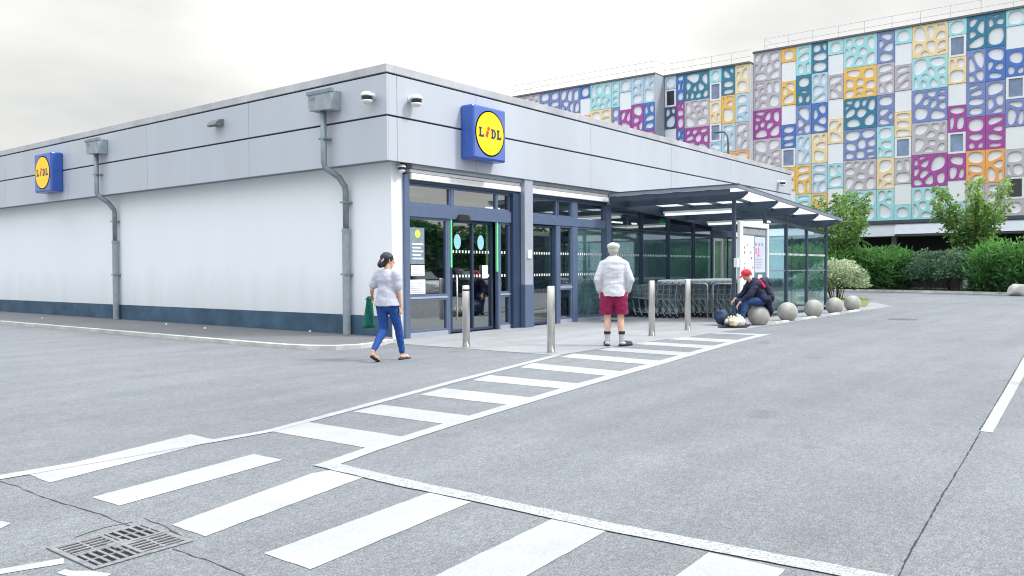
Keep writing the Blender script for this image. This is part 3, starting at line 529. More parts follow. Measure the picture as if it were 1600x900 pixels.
g = MB(); g.box(28.70, 33.9, 12.003, 12.25, 0, 3.6); g.box(33.65, 33.9, 12.25, 70, 0, 5.2); g.box(11.8, 33.65, 69.8, 70, 0, 5.2); g.build('wall', M_WALL, ST)
g = MB(); g.box(11.538, 11.55, 12.02, 70, .0, .47); g.build('plinth', M_PLINTH, ST)
# soffit and backing behind the cladding
g = MB(); g.box(11.27, 11.549, 11.83, 70, 3.57, 3.60); g.box(11.549, 33.95, 11.83, 11.999, 3.57, 3.6); g.build('soffit', M_SOFF, ST)
g = MB(); g.box(11.245, 11.30, 11.79, 70, 3.60, 5.30); g.box(11.30, 34.06, 11.79, 11.83, 3.60, 5.30); g.box(34.0, 34.06, 11.83, 70, 3.6, 5.3); g.build('fascia_backing', M_DARK, ST)
def panel(x0, x1, y0, y1, z0, z1): g = MB(); g.box(x0, x1, y0, y1, z0, z1); return g.build('fascia_panel', M_CLAD, ST, bevel=.004)
ROWS = ((3.55, 4.405), (4.445, 5.225))
ys = [11.75, 16.27, 20.75, 25.25, 29.75, 34.25, 38.75, 43.25, 47.75, 52.25, 56.75, 61.25, 70]
for z0, z1 in ROWS:
    for a, b in zip(ys[:-1], ys[1:]): panel(11.20, 11.245, a + (.0 if a == 11.75 else .005), b - .005, z0, z1)
    xs = [11.247, 11.48, 13.89, 18.6, 23.25, 27.84, 32.5, 34.1]
    for a, b in zip(xs[:-1], xs[1:]): panel(a + (0.0 if a < 11.3 else .005), b - .005, 11.75, 11.79, z0, z1)
    panel(34.06, 34.1, 11.792, 70, z0, z1)
g = MB()
for a, b in zip(ys[:-1], ys[1:]): g.box(11.19, 11.40, a - (.01 if a == 11.75 else -.003), b - .003, 5.262, 5.42)
g.box(11.402, 34.11, 11.74, 11.95, 5.262, 5.42); g.box(33.9, 34.11, 11.952, 70, 5.262, 5.42); g.build('coping', M_COPE, ST, bevel=.006)
g = MB(); g.box(11.3, 34.0, 11.83, 69.9, 5.18, 5.25); g.build('roof', mat('roof_felt', (.2, .2, .21), .9), ST)
# interior
g = MB(); g.box(11.85, 33.6, 12.3, 34, .0, .012); g.build('shop_floor', mat('shop_floor_tile', (.08, .09, .11), .5, var=.15), ST)
g = MB(); g.box(11.81, 33.6, 12.3, 34, 3.30, 3.34); g.build('shop_ceiling', mat('shop_ceiling', (.30, .31, .29), .8), ST)
g = MB(); g.box(11.81, 33.6, 34, 34.1, 0, 3.3); g.box(11.81, 19.2, 17.2, 17.3, .02, 3.29); g.build('inner_wall', mat('inner_wall', (.035, .05, .07), .8), ST)
mt = mat('tube_light', (1, .96, .72), .5, emit=3.0)
for (x0, x1, y) in ((12.2, 13.6, 13.6), (14.0, 15.4, 14.8), (16.5, 18.0, 13.6), (17.0, 19.0, 15.5), (21, 23, 14.5), (24, 26, 14.5)):
    g = MB(); g.box(x0, x1, y, y + .07, 2.98, 3.03); g.build('ceiling_light', mt, ST)
# glazing helpers ---------------------------------------------------
def window(x0, x1, z0, z1, fm=None, gm=None, fw=.045, y=12.0, dots=(), dep=.07, name='window'):
    fm = fm or M_FRAME; gm = gm or M_GLASS
    g = MB(); g.box(x0, x0 + fw, y - .01, y + dep, z0, z1); g.box(x1 - fw, x1, y - .01, y + dep, z0, z1)
    g.box(x0 + fw, x1 - fw, y - .01, y + dep, z0, z0 + fw); g.box(x0 + fw, x1 - fw, y - .01, y + dep, z1 - fw, z1)
    f = g.build(name, fm, ST, bevel=.004)
    g = MB(); g.quad((x0 + fw, y + .03, z0 + fw), (x1 - fw, y + .03, z0 + fw), (x1 - fw, y + .03, z1 - fw), (x0 + fw, y + .03, z1 - fw)); g.build('pane', gm, f)
    if dots:
        g = MB()
        for z in dots:
            x = x0 + fw + .05
            while x < x1 - fw - .05: g.box(x, x + .045, y + .024, y + .026, z - .03, z + .03); x += .105
        g.build('safety_dots', M_WHITE, f)
    return f
g = MB(); g.box(11.86, 11.99, 11.93, 12.10, .0, 3.35); g.box(13.19, 13.27, 11.985, 12.08, 0, 2.5); g.box(14.93, 15.0, 11.985, 12.08, 0, 2.5)
g.box(11.99, 15.40, 11.95, 12.10, 2.50, 2.76); g.box(16.03, 19.7, 11.96, 12.10, 2.52, 2.74); g.box(13.30, 13.37, 11.98, 12.08, 2.76, 3.2)
g.box(17.29, 17.46, 11.97, 12.09, 0, 2.52); g.box(18.03, 18.27, 11.97, 12.09, 0, 3.2); g.box(19.7, 19.95, 11.93, 12.12, 0, 3.5)
g.build('entrance_frame', M_FRAME, ST, bevel=.005)
g = MB(); g.box(15.40, 15.70, 11.90, 12.3, 0, 3.2); g.build('dark_post', M_FRAMED, ST, bevel=.005)
g = MB(); g.box(15.70, 16.03, 11.78, 12.10, 1.03, 3.56); g.build('pillar', M_FRAMEL, ST, bevel=.006)
g = MB(); g.box(15.69, 16.04, 11.77, 12.11, 0, 1.03); g.build('pillar_base', M_FRAME, ST, bevel=.006)
gm_ = mat('green_strip', (.16, .70, .32), .5, emit=.12)
g = MB(); g.box(13.285, 13.325, 11.975, 12.02, 1.45, 2.5); g.box(14.88, 14.92, 11.975, 12.02, 1.35, 2.5); g.build('green_mullion_strip', gm_, ST)  # bright green strips on the mullions, with low emission
# shutter housings
g = MB()
for x0, x1 in ((11.99, 15.69), (16.04, 19.7)):
    g.box(x0, x1, 11.87, 12.2, 3.25, 3.375); g.box(x0, x1, 11.90, 12.2, 3.39, 3.46)
g.build('shutter_box', M_WHITE, ST, bevel=.006)
g = MB(); g.box(11.99, 15.69, 11.85, 12.2, 3.47, 3.56); g.box(16.04, 33.9, 11.88, 12.2, 3.47, 3.56); g.build('shutter_rail', M_FRAMEL, ST)
g = MB(); g.box(11.99, 15.69, 11.93, 12.22, 3.19, 3.245); g.box(16.04, 19.7, 11.93, 12.22, 3.19, 3.245); g.box(19.96, 28.7, 11.98, 12.2, 3.12, 3.46); g.build('head_channel', M_FRAMED, ST)
window(11.99, 13.19, .10, .80); window(11.99, 13.19, .84, 2.50); window(15.0, 15.4, .10, .80); window(15.0, 15.4, .84, 2.5, dots=(1.8, 1.26))
for a_ in ((11.99, 13.19, 11.985, 12.08, 0, .10), (11.99, 13.19, 11.98, 12.08, .80, .84), (15.0, 15.4, 11.98, 12.08, .80, .84), (15.0, 15.4, 11.985, 12.08, 0, .1), (17.46, 18.03, 11.985, 12.08, 0, .1), (18.27, 19.7, 11.985, 12.08, 0, .1), (17.46, 18.03, 11.98, 12.08, .9, .97)):
    g = MB(); g.box(*a_); g.build('glazing_rail', M_FRAMEL, ST)
window(11.99, 13.30, 2.76, 3.19); window(13.37, 14.90, 2.76, 3.19); window(14.90, 15.40, 2.76, 3.19)
window(16.04, 17.35, 2.74, 3.19); window(17.38, 18.03, 2.74, 3.19); window(18.27, 19.7, 2.55, 3.19); window(17.46, 18.03, .1, .9); window(17.46, 18.03, .97, 2.52, dots=(1.8, 1.26)); window(18.27, 19.7, .1, 2.52, gm=M_GLASS_F, dots=(1.8, 1.26))
def door(x0, x1, z1, y, handle=None, posters=True):
    d = window(x0, x1, .03, z1, fm=M_FRAMED, fw=.055, y=y, dots=(1.8, 1.26), dep=.05, name='door')
    if handle: g = MB(); g.tube([(handle, y - .05, .3), (handle, y - .05, 1.25)], .018); g.tube([(handle, y - .05, .4), (handle, y, .4)], .012); g.tube([(handle, y - .05, 1.15), (handle, y, 1.15)], .012); g.build('handle', mat('steel_handle', (.75, .75, .75), .3, .9), d, smooth=True)
    return d
d1 = door(13.34, 14.12, 2.49, 12.05, 13.5); d2 = door(14.10, 14.88, 2.49, 12.11); d3 = door(16.04, 17.28, 2.5, 12.05)
blue = mat('sticker_pale_blue', (.28, .58, .66), .5)
for x, d, y in ((13.60, d1, 12.07), (14.47, d2, 12.13)):
    g = MB(); g.add([(x + .115 * cos(a), y, 2.02 + .17 * sin(a)) for a in [2 * pi * k / 24 for k in range(24)]], [tuple(range(24))]); g.build('round_sticker', blue, d)
# posters and paper notices on the first window
g = MB(); g.box(12.08, 12.50, 12.018, 12.024, 1.52, 2.28); post = g.build('poster', mat('poster_grey_blue', (.20, .27, .33), .6, var=.3, scale=14), ST)
g = MB(); g.add([(12.30 + .085 * cos(a), 12.015, 2.15 + .085 * sin(a)) for a in [2 * pi * k / 20 for k in range(20)]], [tuple(range(20))]); g.build('round_emblem', mat('emblem_yellow_green', (.62, .72, .10), .5), post)
g = MB()
for k in range(5): g.box(12.14, 12.46 - (k % 2) * .07, 12.013, 12.016, 1.92 - k * .075, 1.955 - k * .075)
g.build('print_lines', M_WHITE, post)
for (x0, x1, z0, z1) in ((12.10, 12.50, 1.28, 1.50), (12.06, 12.52, .90, 1.20)):
    g = MB(); g.box(x0, x1, 12.018, 12.024, z0, z1); p = g.build('paper_notice', M_WHITE, ST)
    g = MB()
    for k in range(int((z1 - z0) / .045) - 1): g.box(x0 + .04, x1 - .05 - (k % 3) * .04, 12.013, 12.016, z0 + .03 + k * .045, z0 + .038 + k * .045)
    g.build('print_lines', mat('print_grey', (.35, .35, .37), .7), p)
g = MB(); g.box(14.48, 14.68, 12.095, 12.105, 1.2, 1.5); g.build('paper_notice', M_WHITE, d2)
for i, (x0, x1, z0, z1, c) in enumerate(((13.45, 13.8, 1.45, 1.75, (.5, .2, .35)), (13.42, 13.75, 2.1, 2.42, (.45, .05, .1)), (15.08, 15.3, 1.3, 2.3, (.5, .09, .12)), (17.52, 17.9, 1.1, 2.3, (.35, .45, .35)), (16.5, 16.75, 1.3, 1.7, (.5, .15, .2)))):
    g = MB(); g.box(x0, x1, 12.5, 12.51, z0, z1); g.build('promotion_board', mat('promo_%s' % 'abcde'[i], c, .6, var=.7, scale=9, col2=(.5, .5, .45)), ST)
g = MB(); g.ext([(13.42, 2.50), (13.50, 2.60), (13.72, 2.60), (13.80, 2.52), (13.72, 2.48), (13.55, 2.47)], 'y', 11.84, 11.95); g.build('door_sensor', mat('sensor_black', (.02, .02, .02), .4), ST)
g = MB(); g.box(15.78, 15.92, 11.745, 11.78, 1.66, 1.86); g.build('intercom_box', M_WHITE, ST, bevel=.006)
# shop windows behind the trolley bay
for x0, x1 in ((19.96, 21.78), (21.84, 23.52), (23.58, 25.34), (25.4, 26.86)):
    window(x0, x1, .12, 2.5, fm=M_FRAMED, gm=M_GLASS_F, dots=(1.8,), fw=.05); window(x0, x1, 2.52, 3.12, fm=M_FRAMED, fw=.05)
g = MB(); g.box(19.96, 26.86, 11.97, 12.1, 0, .12); g.build('glazing_rail', M_FRAMED, ST)
window(26.95, 27.75, .12, 2.45, fm=M_WHITE, fw=.09); window(27.8, 28.65, .12, 2.45, fm=M_FRAMEL, fw=.07)
g = MB(); g.box(26.95, 28.7, 12.2, 12.22, .1, 2.4); g.build('window_glow_sheet', mat('view_glow_cream_green', (.62, .68, .45), .8, var=.2, scale=2, emit=.25), ST)  # glowing sheet stands in for the bright greenery showing in these panes
g = MB(); g.box(26.86, 28.70, 12.0, 12.1, 2.45, 3.12); g.build('head_panel', M_FRAMED, ST)
red = mat('banner_red', (.45, .02, .05), .6)
g = MB(); g.box(21.05, 21.55, 12.2, 12.21, 1.9, 3.0); b = g.build('hanging_banner', red, ST)
g = MB(); g.box(21.26, 21.34, 12.19, 12.195, 1.95, 2.9); g.build('banner_stripe', M_WHITE, b)
g = MB(); g.box(23.3, 23.7, 12.19, 12.2, 2.72, 2.98); g.build('exit_sign', mat('exit_green', (.03, .35, .12), .5, emit=.3), ST)
g = MB(); g.box(22.3, 22.9, 12.4, 12.41, 2.62, 2.9); g.build('promotion_board', mat('promo_white', (.6, .62, .6), .6, var=.5, scale=10), ST)
# display shelves inside
gd = bpy.data.materials.new('mixed_goods'); gd.use_nodes = True; n_ = gd.node_tree.nodes; l_ = gd.node_tree.links
v_ = n_.new('ShaderNodeTexVoronoi'); v_.inputs['Scale'].default_value = 5; t_ = n_.new('ShaderNodeTexCoord'); l_.new(t_.outputs['Object'], v_.inputs[0])
hs = n_.new('ShaderNodeHueSaturation'); hs.inputs['Value'].default_value = .45; l_.new(v_.outputs['Color'], hs.inputs['Color']); l_.new(hs.outputs[0], n_['Principled BSDF'].inputs['Base Color'])
for i, (x0, x1, y, lb) in enumerate(((12.3, 14.6, 16.2, 'dim stocked shelf deep inside behind the first entrance window'), (16.4, 18.9, 16.0, 'dim stocked shelf inside behind the second glass door'), (20.3, 26.4, 15.2, 'long stocked shelf inside behind the trolley bay windows'))):
    t = thing('display_shelf', lb, 'shelf', ((x0 + x1) / 2, y, 0), group='stocked shelves inside the shop')
    g = MB(); g.box(x0, x1, y + .4, y + .43, 0, 2.1)
    for k in range(5): g.box(x0, x1, y, y + .4, .15 + k * .42, .18 + k * .42)
    g.build('rack', M_FRAMEL, t)
    g = MB(); rnd = random.Random(i)
    for k in range(5):
        x = x0 + .03
        while x < x1 - .2:
            w_ = rnd.uniform(.1, .28); h_ = rnd.uniform(.15, .33); g.box(x, x + w_, y + .03, y + .35, .181 + k * .42, .181 + k * .42 + h_); x += w_ + .012
    o = g.build('goods', gd, t); o['kind'] = 'stuff'

# ---- logo signs on the fascia (each its own thing)
S_BLUE = mat('sign_blue', (.03, .10, .42), .35, var=.1, coat=.3); S_FACE = mat('sign_face_sheen_blue', (.10, .17, .50), .35, var=.08)  # face blue is lightened to carry the pale reflection on the sign
S_YEL = mat('sign_yellow', (.95, .60, .01), .4, var=.05, emit=.12); S_RED = mat('sign_red', (.72, .05, .03), .4); S_NAVY = mat('sign_letter_navy', (.01, .03, .13), .4)
def sign(label, loc, rz, w_, h_, d):
    """face looks along local -Y"""
    t = thing('logo_sign', label, 'shop sign', loc, rz, 'blue box signs on the fascia', world=False)
    g = MB(); g.box(-w_ / 2, w_ / 2, -d, 0, -h_ / 2, h_ / 2); g.build('sign_box', S_BLUE, t, bevel=.04)
    g = MB(); g.box(-w_ / 2 + .045, w_ / 2 - .045, -d - .008, -d + .001, -h_ / 2 + .045, h_ / 2 - .045); face = g.build('sign_face', S_FACE, t)
    def disc(rx, rz_, y, n=48): return [(rx * cos(2 * pi * k / n), y, rz_ * sin(2 * pi * k / n)) for k in range(n)]
    R_ = min(w_, h_) * .44
    g = MB(); g.add(disc(R_, R_, -d - .012), [tuple(range(47, -1, -1))][:1]); g.add(disc(R_, R_, -d - .012), [tuple(range(48))]); g.build('red_ring', S_RED, face)
    g = MB(); g.add(disc(R_ * .94, R_ * .94, -d - .016), [tuple(range(48))]); g.build('yellow_disc', S_YEL, face)
    s = R_ * .36; y = -d - .020
    def Lp(x0, big=1.): return [[(x0, -s * .55), (x0 + s * .9, -s * .55), (x0 + s * .9, -s * .15), (x0 + s * .78, -s * .15), (x0 + s * .62, -s * .32), (x0 + s * .42, -s * .32), (x0 + s * .42, s * .42), (x0 + s * .55, s * .42), (x0 + s * .55, s * .6), (x0, s * .6), (x0, s * .42), (x0 + s * .12, s * .42), (x0 + s * .12, -s * .37), (x0, -s * .37)]]
    nv = MB()
    for P in Lp(-s * 2.15) + Lp(s * 1.25): nv.add([(p[0], y, p[1]) for p in P], [tuple(range(len(P)))])
    # letter D as an outer arc with a counter
    x0 = s * .18; arc = []
    for k in range(13): a = -pi / 2 + pi * k / 12; arc.append((a,))
    no = [(x0 + s * .40 + s * .5 * cos(a[0]), s * .02 + s * .58 * sin(a[0])) for a in arc]; ni = [(x0 + s * .36 + s * .26 * cos(a[0]), s * .02 + s * .38 * sin(a[0])) for a in arc]
    for k in range(12): nv.quad((no[k][0], y, no[k][1]), (no[k + 1][0], y, no[k + 1][1]), (ni[k + 1][0], y, ni[k + 1][1]), (ni[k][0], y, ni[k][1]))
    nv.quad((x0, y, -s * .56), (x0 + s * .40, y, -s * .56), (x0 + s * .36, y, -s * .36), (x0, y, -s * .36)); nv.quad((x0, y, s * .60), (x0 + s * .40, y, s * .60), (x0 + s * .36, y, s * .40), (x0, y, s * .40))
    nv.quad((x0 + s * .08, y, -s * .36), (x0 + s * .34, y, -s * .36), (x0 + s * .34, y, s * .40), (x0 + s * .08, y, s * .40))
    nv.build('blue_lettering', S_NAVY, face)
    rd = MB(); ca, sa = cos(.38), sin(.38)
    def rot(p): return (-s * .55 + p[0] * ca - p[1] * sa * -1, y, p[0] * -sa + p[1] * ca)
    P = [(-s * .22, -s * .5), (s * .22, -s * .5), (s * .22, s * .28), (-s * .22, s * .28)]; rd.add([rot(p) for p in P], [(0, 1, 2, 3)])
    P = [(s * .24 * cos(2 * pi * k / 16), s * .60 + s * .24 * sin(2 * pi * k / 16)) for k in range(16)]; rd.add([rot(p) for p in P], [tuple(range(16))])
    rd.build('red_letter', S_RED, face)
    return t
sign('square blue box sign with yellow disc above the glass entrance doors', (13.93, 11.749, 4.36), 0, 1.13, 1.16, .35)
sign('square blue box sign with yellow disc on the long side wall fascia', (11.199, 26.13, 4.37), radians(-90), 1.13, 1.16, .34)

# ---- downpipes
M_ZINC = mat('zinc_pipe', (.24, .29, .32), .5, .35, var=.22, scale=5); M_ZINC2 = mat('zinc_sleeve', (.33, .38, .42), .55, .3, var=.2, scale=6)
def downpipe(y, label):
    t = thing('downpipe', label, 'downpipe', (11.4, y, .06), group='downpipes on the side wall')
    g = MB(); g.ext([(y - .17, 4.66), (y + .55, 4.70), (y + .58, 5.06), (y - .17, 5.06)], 'x', 10.94, 11.198); h = g.build('hopper', M_ZINC2, t, bevel=.01)
    g = MB(); g.box(10.92, 11.0, y - .19, y + .6, 5.02, 5.09); g.box(10.928, 10.94, y + .36, y + .5, 4.92, 4.97); g.build('rim', M_ZINC, h)
    g = MB(); yy = y + .22; g.tube([(11.06, yy, 4.68), (11.06, yy, 3.62), (11.08, yy - .02, 3.52), (11.28, yy - .2, 3.33), (11.42, y, 3.15), (11.44, y, 3.05), (11.44, y, 2.25)], .063, 14); g.build('pipe', M_ZINC, t, smooth=True)
    g = MB(); g.tube([(11.44, y, 2.26), (11.44, y, .064)], .083, 14); g.tube([(11.44, y, 2.27), (11.44, y, 2.20)], .093, 14); g.tube([(11.44, y, .5), (11.44, y, .44)], .091, 14); g.build('lower_sleeve', M_ZINC2, t)
    for z in (4.1, 2.8, 1.3):
        g = MB(); g.box(11.0 if z > 3.5 else 11.36, 11.2 if z > 3.5 else 11.548, (yy if z > 3.5 else y) - .095, (yy if z > 3.5 else y) + .095, z, z + .035); g.build('bracket', M_ZINC, t)
downpipe(13.25, 'grey zinc downpipe with box hopper closest to the building corner')
downpipe(23.0, 'grey zinc downpipe with box hopper beside the side wall sign')
# ---- cameras and lamp on the fascia
M_CAMW = mat('camera_white', (.72, .73, .74), .35); M_LENS = mat('camera_dark', (.015, .02, .03), .15)
def domecam(loc, rz, label, s=1.):
    t = thing('security_camera', label, 'camera', loc, rz, 'white dome cameras on the shop', world=False)
    g = MB(); g.lathe([(.02, .10), (.08, .085), (.12, .045), (.13, .01), (.125, .0)], .17, 0, 20); g.v = [(a * s, b * s, c * s) for a, b, c in g.v]; g.build('hood', M_CAMW, t, smooth=True)
    g = MB(); g.ball((.175 * s, 0, -.03 * s), .105 * s, .105 * s, .105 * s); d = g.build('dome', M_LENS, t, smooth=True)
    g = MB(); g.lathe([(.112, -.075), (.10, -.11), (.07, -.14), (.03, -.155)], .165, 0, 20); g.v = [(a * s, b * s, c * s) for a, b, c in g.v]; g.build('lower_shell', M_CAMW, t, smooth=True)
    g = MB(); g.tube([(0, 0, .02 * s), (.17 * s, 0, .03 * s)], .04 * s, 10); g.tube([(-.0, 0, .02 * s), (.02 * s, 0, .02 * s)], .075 * s, 14); g.build('bracket', M_CAMW, t, smooth=True)
domecam((11.199, 12.12, 4.80), pi, 'white dome camera on the left face of the fascia corner')
domecam((11.85, 11.749, 4.80), -pi / 2, 'white dome camera left of the blue sign above the doors')
domecam((32.55, 11.749, 4.80), -pi / 2, 'small white dome camera at the far right end of the fascia')
domecam((11.72, 12.0, 3.46), -pi / 2, 'small white camera under the fascia on the white corner pillar', .7)
t = thing('floodlight', 'small dark wedge floodlight on the side fascia', 'floodlight', (11.199, 17.45, 4.9), world=True)
g = MB(); g.ext([(11.199, 4.98), (11.199, 4.84), (11.05, 4.80), (10.96, 4.82), (11.0, 4.90), (11.1, 4.97)], 'y', 17.25, 17.60); g.build('housing', mat('lamp_housing', (.16, .17, .18), .5), t, bevel=.008)
g = MB(); g.quad((11.04, 17.27, 4.796), (10.965, 17.27, 4.812), (10.965, 17.58, 4.812), (11.04, 17.58, 4.796)); g.build('lens', M_LENS, t)

# ================================================================== trolley shelter
SH = thing('trolley_shelter', 'steel and glass trolley shelter with translucent flat roof beside the shop front', 'trolley shelter', (24, 10, 0))
PX_ = [20.34, 22.5, 24.19, 26.02, 27.96]; zr = lambda x: 3.44 - (x - 19.4) * .052
M_STEEL = mat('shelter_steel', (.06, .085, .125), .45, .35, var=.15); M_STEEL_L = mat('shelter_trim', (.28, .31, .38), .4, .4, var=.1)
M_ROOFP = bpy.data.materials.new('polycarbonate_roof'); M_ROOFP.use_nodes = True
nt = M_ROOFP.node_tree; b_ = nt.nodes['Principled BSDF']; b_.inputs['Base Color'].default_value = (.78, .8, .8, 1); b_.inputs['Roughness'].default_value = .4
tl = nt.nodes.new('ShaderNodeBsdfTranslucent'); tl.inputs[0].default_value = (.85, .88, .88, 1); ms = nt.nodes.new('ShaderNodeMixShader'); ms.inputs[0].default_value = .72
nt.links.new(b_.outputs[0], ms.inputs[1]); nt.links.new(tl.outputs[0], ms.inputs[2]); nt.links.new(ms.outputs[0], nt.nodes['Material Output'].inputs[0])
YF, XL, XR = 8.08, 19.55, 28.25
for x in PX_:
    g = MB(); g.box(x - .045, x + .045, 8.455, 8.545, 0, zr(x) - .25); p = g.build('post', M_STEEL, SH, bevel=.006)
    g = MB(); g.box(x - .1, x + .1, 8.4, 8.6, .0045, .016); g.build('base_plate', M_STEEL, p)
    z = zr(x); g = MB(); g.ext([(11.74, z - .02), (YF + .06, z - .02), (YF + .05, z - .07), (YF + .18, z - .18), (YF + .36, z - .25), (11.74, z - .25)], 'x', x - .04, x + .04); g.build('beam', M_STEEL, SH, bevel=.005)
def bar_x(y0, y1, dz0, dz1, m, name, x0=XL, x1=XR):
    g = MB(); g.add([(x0, y0, zr(x0) + dz0), (x1, y0, zr(x1) + dz0), (x1, y1, zr(x1) + dz0), (x0, y1, zr(x0) + dz0), (x0, y0, zr(x0) + dz1), (x1, y0, zr(x1) + dz1), (x1, y1, zr(x1) + dz1), (x0, y1, zr(x0) + dz1)], [(0, 3, 2, 1), (4, 5, 6, 7), (0, 1, 5, 4), (1, 2, 6, 5), (2, 3, 7, 6), (3, 0, 4, 7)]); return g.build(name, m, SH)
bar_x(YF, 11.74, .0, .015, M_ROOFP, 'roof_sheet'); bar_x(YF - .05, YF - .001, -.055, .03, M_STEEL_L, 'edge_trim'); bar_x(YF - .04, YF + .04, .031, .06, M_STEEL, 'roof_flashing'); bar_x(11.66, 11.74, -.3, -.02, M_STEEL, 'wall_beam')
for y in (8.9, 9.8, 10.7): bar_x(y, y + .05, -.075, -.002, M_STEEL, 'purlin')
g = MB(); z = zr(XL); g.box(XL - .05, XL - .001, YF - .05, 11.74, z - .05, z + .03); g.build('side_trim', M_STEEL_L, SH)
g = MB(); g.box(XL - .06, XL + .03, YF - .055, 11.74, z + .032, z + .06); g.box(XL - .02, XL + .03, YF + .2, 11.74, z - .19, z - .055); g.build('side_gutter', M_STEEL, SH)
g = MB(); z = zr(XR); g.box(XR + .001, XR + .04, YF - .04, 11.74, z - .06, z + .05); g.build('side_trim', M_STEEL, SH)
bar_x(8.47, 8.53, -.52, -.44, M_STEEL, 'top_rail', PX_[1] + .045, PX_[4] - .045)
for a, b in zip(PX_[1:-1], PX_[2:]):
    g = MB(); z1 = zr((a + b) / 2) - .55; g.quad((a + .05, 8.5, .16), (b - .05, 8.5, .16), (b - .05, 8.5, z1), (a + .05, 8.5, z1)); pn = g.build('glass_panel', M_GLASS_S, SH)
    for q_ in ((8.48, 8.52, .10, .16), (8.485, 8.515, 1.30, 1.335)): g = MB(); g.box(a + .05, b - .05, *q_); g.build('panel_rail', M_STEEL_L, pn)
    g = MB(); x = a + .12
    while x < b - .12: g.box(x, x + .05, 8.492, 8.495, 1.77, 1.83); x += .11
    g.build('safety_dots', M_WHITE, pn)
for y0, y1 in ((8.6, 9.6), (9.65, 10.7), (10.75, 11.9)):
    g = MB(); g.quad((27.96, y0, .16), (27.96, y1, .16), (27.96, y1, 2.45), (27.96, y0, 2.45)); pn = g.build('glass_panel', M_GLASS_S, SH)
    for q_ in ((27.93, 27.99, y0, y1, .1, .16), (27.93, 27.99, y0, y1, 2.45, 2.5), (27.94, 27.98, y1, y1 + .05, 0, 2.5)): g = MB(); g.box(*q_); g.build('panel_rail', M_STEEL, pn)
for (x, y0, y1) in ((21.9, 9.2, 11.3), (24.9, 9.2, 11.3)):
    g = MB(); z = zr(x) - .33; g.box(x - .07, x + .07, y0, y1, z + .03, z + .09); f = g.build('light_fitting', M_WHITE, SH)
    g = MB(); g.tube([(x, y0 + .03, z), (x, y1 - .03, z)], .035, 10); g.build('tube_lamp', mat('tube_white', (1, 1, .97), .5, emit=.9), f)
g = MB(); g.box(20.20, 20.36, 8.36, 8.45, 1.42, 1.66); g.build('notice_box', M_WHITE, SH, bevel=.008)
# poster case standing in the first bay
PB = thing('poster_case', 'white framed poster board standing at the front corner of the trolley shelter', 'poster board', (21.6, 8.42, 0))
g = MB(); x0, x1, z0, z1 = 20.42, 22.46, .62, 2.62; y0, y1 = 8.36, 8.45
g.box(x0, x0 + .20, y0, y1, .02, z1); g.box(x1 - .12, x1, y0, y1, .02, z1); g.box(x0 + .2, x1 - .12, y0, y1, z1 - .14, z1); g.box(x0 + .2, x1 - .12, y0, y1, z0, z0 + .14); g.build('frame', M_WHITE, PB, bevel=.02)
g = MB(); g.box(x0 + .2, x1 - .12, 8.40, 8.44, z0 + .14, z1 - .14); bk = g.build('back_board', mat('case_back', (.10, .16, .20), .6), PB)
g = MB(); g.box(x0 + .24, x1 - .2, 8.394, 8.399, z1 - .33, z1 - .18); g.build('header_strip', mat('header_grey', (.30, .33, .36), .6, var=.4, scale=15), bk)
g = MB(); g.box(x0 + .22, x0 + 1.03, 8.394, 8.399, .95, z1 - .36); pa = g.build('poster', mat('poster_white', (.72, .73, .77), .6, var=.06, scale=6), bk)
g = MB(); rnd = random.Random(3)
for (u, v) in ((.1, .2), (.1, .3), (.12, .55), (.12, .62), (.3, .15), (.55, .3), (.6, .42), (.35, .7), (.62, .75), (.1, .85), (.35, .92), (.7, .62), (.75, .2)):
    X = x0 + .24 + u * .95; Z = z1 - .4 - v * 1.25; a = rnd.uniform(.02, .045); b2 = rnd.uniform(.03, .09); g.box(X, X + a, 8.389, 8.392, Z - b2, Z)
g.build('small_pictures', mat('print_black', (.04, .04, .05), .7), pa)
g = MB(); g.box(x0 + 1.07, x1 - .22, 8.394, 8.399, 1.28, z1 - .38); pb = g.build('poster', mat('poster_pale_blue', (.55, .60, .78), .6, var=.12, scale=4), bk)
g = MB()
for k in range(3): g.box(x0 + 1.12 + k * .22, x0 + 1.17 + k * .22, 8.389, 8.392, 2.0, 2.08)
g.build('small_pictures', mat('print_black', (.04, .04, .05), .7), pb)
g = MB(); g.box(x0 + 1.12, x0 + 1.2, 8.389, 8.392, 1.78, 1.95); g.box(x0 + 1.3, x0 + 1.37, 8.389, 8.392, 1.76, 1.95); g.box(x0 + 1.25, x0 + 1.42, 8.389, 8.392, 1.72, 1.76); g.build('pink_print', mat('print_pink', (.75, .22, .35), .6), pb)
g = MB()
for k in range(4): g.box(x0 + 1.12, x0 + 1.62 - (k % 2) * .08, 8.389, 8.392, 1.62 - k * .07, 1.635 - k * .07)
g.build('print_lines', mat('print_grey', (.35, .35, .37), .7), pb)
g = MB(); g.box(x0 + 1.3, x0 + 1.6, 8.394, 8.399, .95, 1.22); g.build('poster', M_WHITE, bk)
